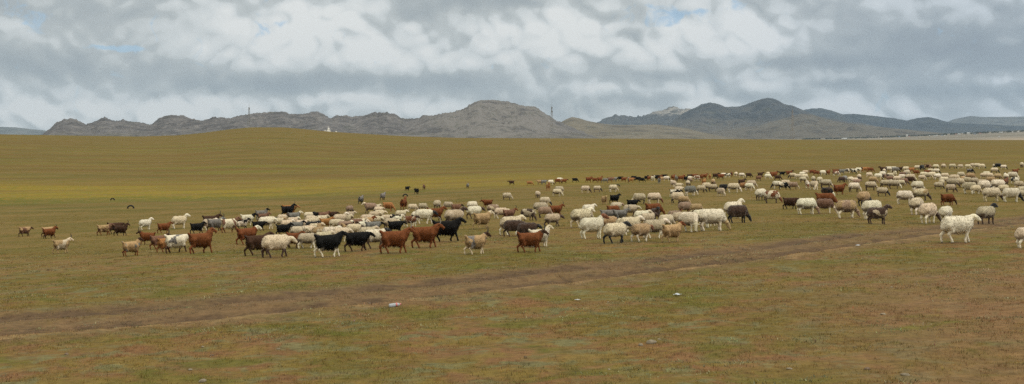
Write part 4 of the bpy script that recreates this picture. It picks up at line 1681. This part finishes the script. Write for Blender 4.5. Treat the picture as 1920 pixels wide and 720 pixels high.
ORD = ['', 'first', 'second', 'third', 'fourth', 'fifth', 'sixth', 'seventh', 'eighth', 'ninth', 'tenth', 'eleventh', 'twelfth', 'thirteenth', 'fourteenth', 'fifteenth', 'sixteenth']
for a in HERD:
    a['zone'], a['look'], a['desc'] = zone(a), look(a), describe(a) + ' ' + a['kind']
for a in HERD:
    a['rel'] = {(r, b['desc']) for r, b in relations(a)}
nw = lambda s: len(s.split())
for a in HERD:
    same = [b for b in HERD if b['look'] == a['look']]
    if len(same) == 1:
        a['label'] = a['look'] + f" in the {a['zone']}" if nw(a['look']) < 9 else a['look']
        continue
    inz = [b for b in same if b['zone'] == a['zone']]
    if len(inz) == 1:
        a['label'] = f"{a['look']} in the {a['zone']}"
        continue
    best = None
    for r, dsc in sorted(a['rel'], key=lambda q: (nw(q[1]), q)):
        if sum((r, dsc) in b['rel'] for b in same) == 1:
            best = f"{a['look']} {r} a {dsc}"
        elif sum((r, dsc) in b['rel'] for b in inz) == 1 and best is None:
            best = f"{a['look']} {r} a {dsc} in the {a['zone']}"
        if best and nw(best) <= 16:
            break
        best = None
    if best is None:
        inz.sort(key=lambda b: b['x'])
        k = inz.index(a) + 1
        if k <= (len(inz) + 1) // 2 or len(inz) - k + 1 > 15:
            best = f"{a['look']}, {'leftmost' if k == 1 else ORD[k] + ' from left'} of such in the {a['zone']}"
        else:
            k2 = len(inz) - k + 1
            best = f"{a['look']}, {'rightmost' if k2 == 1 else ORD[k2] + ' from right'} of such in the {a['zone']}"
    a['label'] = best if nw(best) <= 16 else best.replace(' open grass beyond the flock', ' open grass').replace(', ', ' ').replace(' of such', '')

STAT = []
for a in HERD:
    X, Y, z = place(a['x'], a['foot'])
    me = get_mesh(a['kind'], a['pose'])
    want = (a['foot'] - a['top']) * Y / F / me['back']
    s = min(1.16, max(.80, want))
    STAT.append((a['x'], a['foot'], Y, want))
    o = bpy.data.objects.new(a['kind'], me)
    COL.objects.link(o)
    o.location = (X, Y, z - .012)
    azd = math.degrees(math.atan2(X, Y))
    o.rotation_euler = (0, 0, math.radians(a['head'] - azd + ((random.uniform(0, 30) if a['x'] > 1076 else random.uniform(-4, 18)) if abs(a['head']) < 30 and 'A' not in a['fl'] else random.uniform(-5, 5))))
    o.scale = (s * (.90 if a['kind'] == 'sheep' else .97) * random.uniform(.96, 1.04), s * random.uniform(.95, 1.05), s)
    jit = random.uniform(.90, 1.08)
    fl = a['fl']
    P = lambda k, j=1.0: [min(.8, v * j * random.uniform(.97, 1.03)) for v in PAL[k]]
    o['coat'] = P(a['coat'][0], jit)
    o['patch'] = P(a['coat'][1] if len(a['coat']) > 1 else a['coat'][0], jit)
    o['patch_amount'] = (.44 if a['coat'][1] in 'g' else .52) if len(a['coat']) > 1 else 0.0
    o['face'] = P(a['face'])
    o['legs'] = P(a['legs'])
    o['neck_amount'] = 1.0 if 'N' in fl or (a['kind'] == 'sheep' and a['face'] in 'kn' and a['coat'][0] not in 'kn' and random.random() < .45) else 0.0
    o['stain_shade'] = 0.0 if ('Z' in fl or a['kind'] == 'goat' and 'S' not in fl) else (1.0 if 'S' in fl else random.choice((.45, .65, .8, .95)))
    o['dirt'] = [.10, .060, .034] if a['coat'][0] != 'k' else [.013, .013, .015]  # brown for wool dirt and for the belly shade painted with it
    o['pattern_offset'] = [random.uniform(0, 40) for _ in range(3)]
    if a['foot'] - a['top'] >= 13.5:
        fc = bpy.data.objects.new('fleece' if a['kind'] == 'sheep' else 'coat_hair', get_fleece(a['kind'], a['pose']))
        COL.objects.link(fc)
        fc.parent = o
        for kk in ('coat', 'patch', 'patch_amount', 'face', 'legs', 'neck_amount', 'stain_shade', 'dirt', 'pattern_offset'):
            fc[kk] = o[kk]
    tag(o, a['label'], a['kind'], 'sheep of the mixed flock' if a['kind'] == 'sheep' else 'goats of the mixed flock')
    if 'h' in fl.lower():
        for sg in (-1, 1):
            ho_ = bpy.data.objects.new('horn', horn_mesh(POSES[a['pose']][0], sg, 'pale' if 'H' in fl else 'dark'))
            COL.objects.link(ho_)
            ho_.parent = o
if VERBOSE:
    st = np.array(STAT)
    for x0, x1 in ((0, 350), (350, 700), (700, 1080), (1080, 1430), (1430, 1700), (1700, 1930)):
        for f0, f1 in ((300, 330), (330, 350), (350, 380), (380, 410), (410, 440), (440, 490)):
            k = (st[:, 0] >= x0) & (st[:, 0] < x1) & (st[:, 1] >= f0) & (st[:, 1] < f1)
            if k.any():
                print('STAT', x0, f0, k.sum(), 'Y %.0f' % st[k, 2].mean(), 'want %.2f' % np.median(st[k, 3]))
    for a in HERD:
        print('LAB', nw(a['label']), a['label'])
    from collections import Counter
    print('DUP', [k for k, v in Counter(a['label'] for a in HERD).items() if v > 1])

# ------------------------------------------------------------------ half-buried tyres
rubber = plain_mat('tyre_rubber', (.018, .018, .019), .85, .3, 12)
TY = [(245, 391, 13, 'half-buried black tyre standing alone left of the white sheep'), (211, 375.5, 8.5, 'smaller half-buried tyre by the green weeds at far left'),
      (760, 368.5, 10, 'half-buried tyre behind the russet goat looking back'), (1158.5, 350, 8.5, 'half-buried tyre beside a grazing cream sheep near the far row')]
for px, py, wpx, lab in TY:
    X, Y, z = place(px, py)
    R = wpx * Y / F / 2 * 1.06
    prof = [(.62, -.28), (.70, -.36), (.88, -.38), (.98, -.30), (1.0, -.1), (1.0, .1), (.98, .30), (.88, .38), (.70, .36), (.62, .28), (.60, 0)]
    V, Fc, n = [], [], 40
    for i in range(n):
        a = 2 * math.pi * i / n
        for r, yy in prof:
            rr = r * R * (1 + (.012 if (i % 2 and r > .95) else 0))
            V.append((rr * math.cos(a), yy * R * .8, rr * math.sin(a)))
    k = len(prof)
    for i in range(n):
        for j in range(k):
            Fc.append((i * k + j, i * k + (j + 1) % k, ((i + 1) % n) * k + (j + 1) % k, ((i + 1) % n) * k + j))
    o = link('half_buried_tyre', new_mesh('half_buried_tyre', V, Fc, rubber), None, (X, Y, z + .0))
    o.rotation_euler = (0, random.uniform(-.08, .08), random.uniform(-.25, .25))
    tag(o, lab, 'tyre', 'half-buried tyres marking the grass')

# ------------------------------------------------------------------ litter
pet, tpet, bpet = material('clear_plastic')
bpet.inputs['Base Color'].default_value = (.62, .66, .70, 1)
bpet.inputs['Roughness'].default_value = .18
bpet.inputs['Transmission Weight'].default_value = .35
bpet.inputs['IOR'].default_value = 1.3
redp = plain_mat('pink_plastic', (.60, .20, .20), .35, .1, 10)
film = plain_mat('white_plastic_film', (.50, .53, .56), .35, .12, 14, .5)
X, Y, z = place(741, 575)
e = bpy.data.objects.new('plastic_bottle', None)
COL.objects.link(e)
e.location = (X, Y, z + .036)
e.rotation_euler = (0, math.radians(-6), math.radians(14))
e.scale = (.8, .8, .8)
tag(e, 'clear plastic bottle with a pink-red cap end lying beside the dirt track', 'bottle')
m = Mb()
m.lathe([(.010, -.15), (.038, -.145), (.042, -.12), (.039, -.09), (.042, -.06), (.040, -.02), (.042, .02), (.041, .05), (.030, .085), (.016, .105), (.014, .12)], 16)
m.v = [(v[2], v[1], -v[0]) for v in m.v]
m.obj('bottle_body', pet, e, smooth=True)
m = Mb(); m.lathe([(.0435, .01), (.0445, .012), (.0445, .045), (.0435, .05)], 16); m.v = [(v[2], v[1], -v[0]) for v in m.v]; m.obj('wrapper', redp, e, smooth=True)
m = Mb(); m.lathe([(.018, .112), (.019, .115), (.019, .136), (.016, .14)], 12); m.v = [(v[2], v[1], -v[0]) for v in m.v]; m.obj('cap', redp, e, smooth=True)


def scrap(px, py, size, label, seed):
    X, Y, z = place(px, py)
    r_ = np.random.default_rng(seed)
    n = 13
    gx, gy = np.meshgrid(np.linspace(-1, 1, n), np.linspace(-1, 1, n))
    fold = fbm(gx * 1.8 + seed, gy * 2.4, 4, seed)
    edge = 1 - .35 * vnoise(np.arctan2(gy, gx) * 2 + 9, gx * 0 + seed, 2)
    Vx = gx * edge * size * .5
    Vy = gy * edge * size * .32
    Vz = .02 + np.maximum(0, fold - .28) * size * .30 * (1.1 - np.maximum(abs(gx), abs(gy)) * .7)
    V = np.stack([Vx, Vy, Vz], -1).reshape(-1, 3)
    o = link('plastic_bag', fast_mesh('plastic_bag', V, grid_faces(n, n), film, True), None, (X, Y, z + .01))
    o.rotation_euler = (0, 0, r_.uniform(0, 3))
    sm = o.modifiers.new('film', 'SOLIDIFY')
    sm.thickness = .003
    tag(o, label, 'litter', 'scraps of plastic litter')


scrap(1083, 565, .13, 'crumpled bluish-white plastic scrap in the grass midway between the bottle and the flatter white bag', 3)
scrap(1270, 555, .20, 'flat white plastic bag lying right of the small crumpled scrap', 8)
scrap(1609, 462, .16, 'white plastic bag caught on the dirt track', 12)
scrap(1583, 337, .22, 'white scrap of plastic on the grass near the russet standing goat', 15)

# ------------------------------------------------------------------ stones
stone = plain_mat('pale_stone', (.27, .225, .16), .9, .25, 9)
dstone = plain_mat('brown_stone', (.17, .12, .085), .9, .3, 9)
ST = [(1656, 590, .13, 0, 'rounded pale stone alone on the reddish turf at right'), (1221, 644, .20, 0, 'flat pale stone, biggest of the trio on the near slope'), (1201, 648, .12, 0, 'small pale stone leaning left of the trio'), (1236, 637, .09, 0, 'smallest pale stone at the upper edge of the trio'),
      (1142, 693, .06, 0, 'little pale stone below the trio near the frame bottom'), (1480, 692, .10, 0, 'pale stone near the bottom edge under the reddish slope'), (1697, 704, .14, 0, 'long pale stone low at right near the bottom edge'), (380, 716, .15, 0, 'pale stone at the bottom edge on the left'),
      (357, 694, .10, 0, 'pale stone just above the one at the bottom edge'), (380, 651, .07, 0, 'small tan stone in the left foreground turf'), (522, 655, .07, 0, 'small whitish stone between the left foreground grass tufts'), (1140, 567, .07, 0, 'small tan stone right of the crumpled plastic scrap'),
      (125, 665, .10, 1, 'dark brown stone in the rusty turf at far left'), (397, 667, .10, 1, 'brown stone between the small tan stones at left'), (1472, 571, .08, 1, 'brown stone in the grass left of the rounded pale stone'), (1672, 539, .08, 0, 'pale stone up-slope of the rounded stone'),
      (1626, 693, .11, 1, 'dark stone left of the long pale stone'), (985, 670, .07, 1, 'small reddish-brown stone on the middle foreground slope')]
for i, (px, py, sz, dk, lab) in enumerate(ST):
    X, Y, z = place(px, py)
    r_ = np.random.default_rng(100 + i)
    V, Fc = [], []
    nu, nv = 14, 9
    sc = (sz * .36 * r_.uniform(.9, 1.2), sz * .36 * r_.uniform(.6, .9), sz * .36 * r_.uniform(.4, .6))
    for a in range(nv):
        t_ = math.pi * a / (nv - 1)
        for b_ in range(nu):
            p_ = 2 * math.pi * b_ / nu
            d_ = Vector((math.sin(t_) * math.cos(p_), math.sin(t_) * math.sin(p_), math.cos(t_)))
            k = 1 + .30 * mnoise.noise(d_ * 1.5 + Vector((i * 3.1, 0, 0))) + .12 * mnoise.noise(d_ * 4 + Vector((i, 5, 0)))
            V.append((d_.x * k * sc[0], d_.y * k * sc[1], max(-.6, d_.z) * k * sc[2]))
    for a in range(nv - 1):
        for b_ in range(nu):
            Fc.append((a * nu + b_, (a + 1) * nu + b_, (a + 1) * nu + (b_ + 1) % nu, a * nu + (b_ + 1) % nu))
    o = link('stone', new_mesh('stone', V, Fc, dstone if dk else stone, True), None, (X, Y, z + sc[2] * .35))
    o.rotation_euler = (0, 0, r_.uniform(0, 6))
    tag(o, lab, 'stone', 'loose stones on the turf')
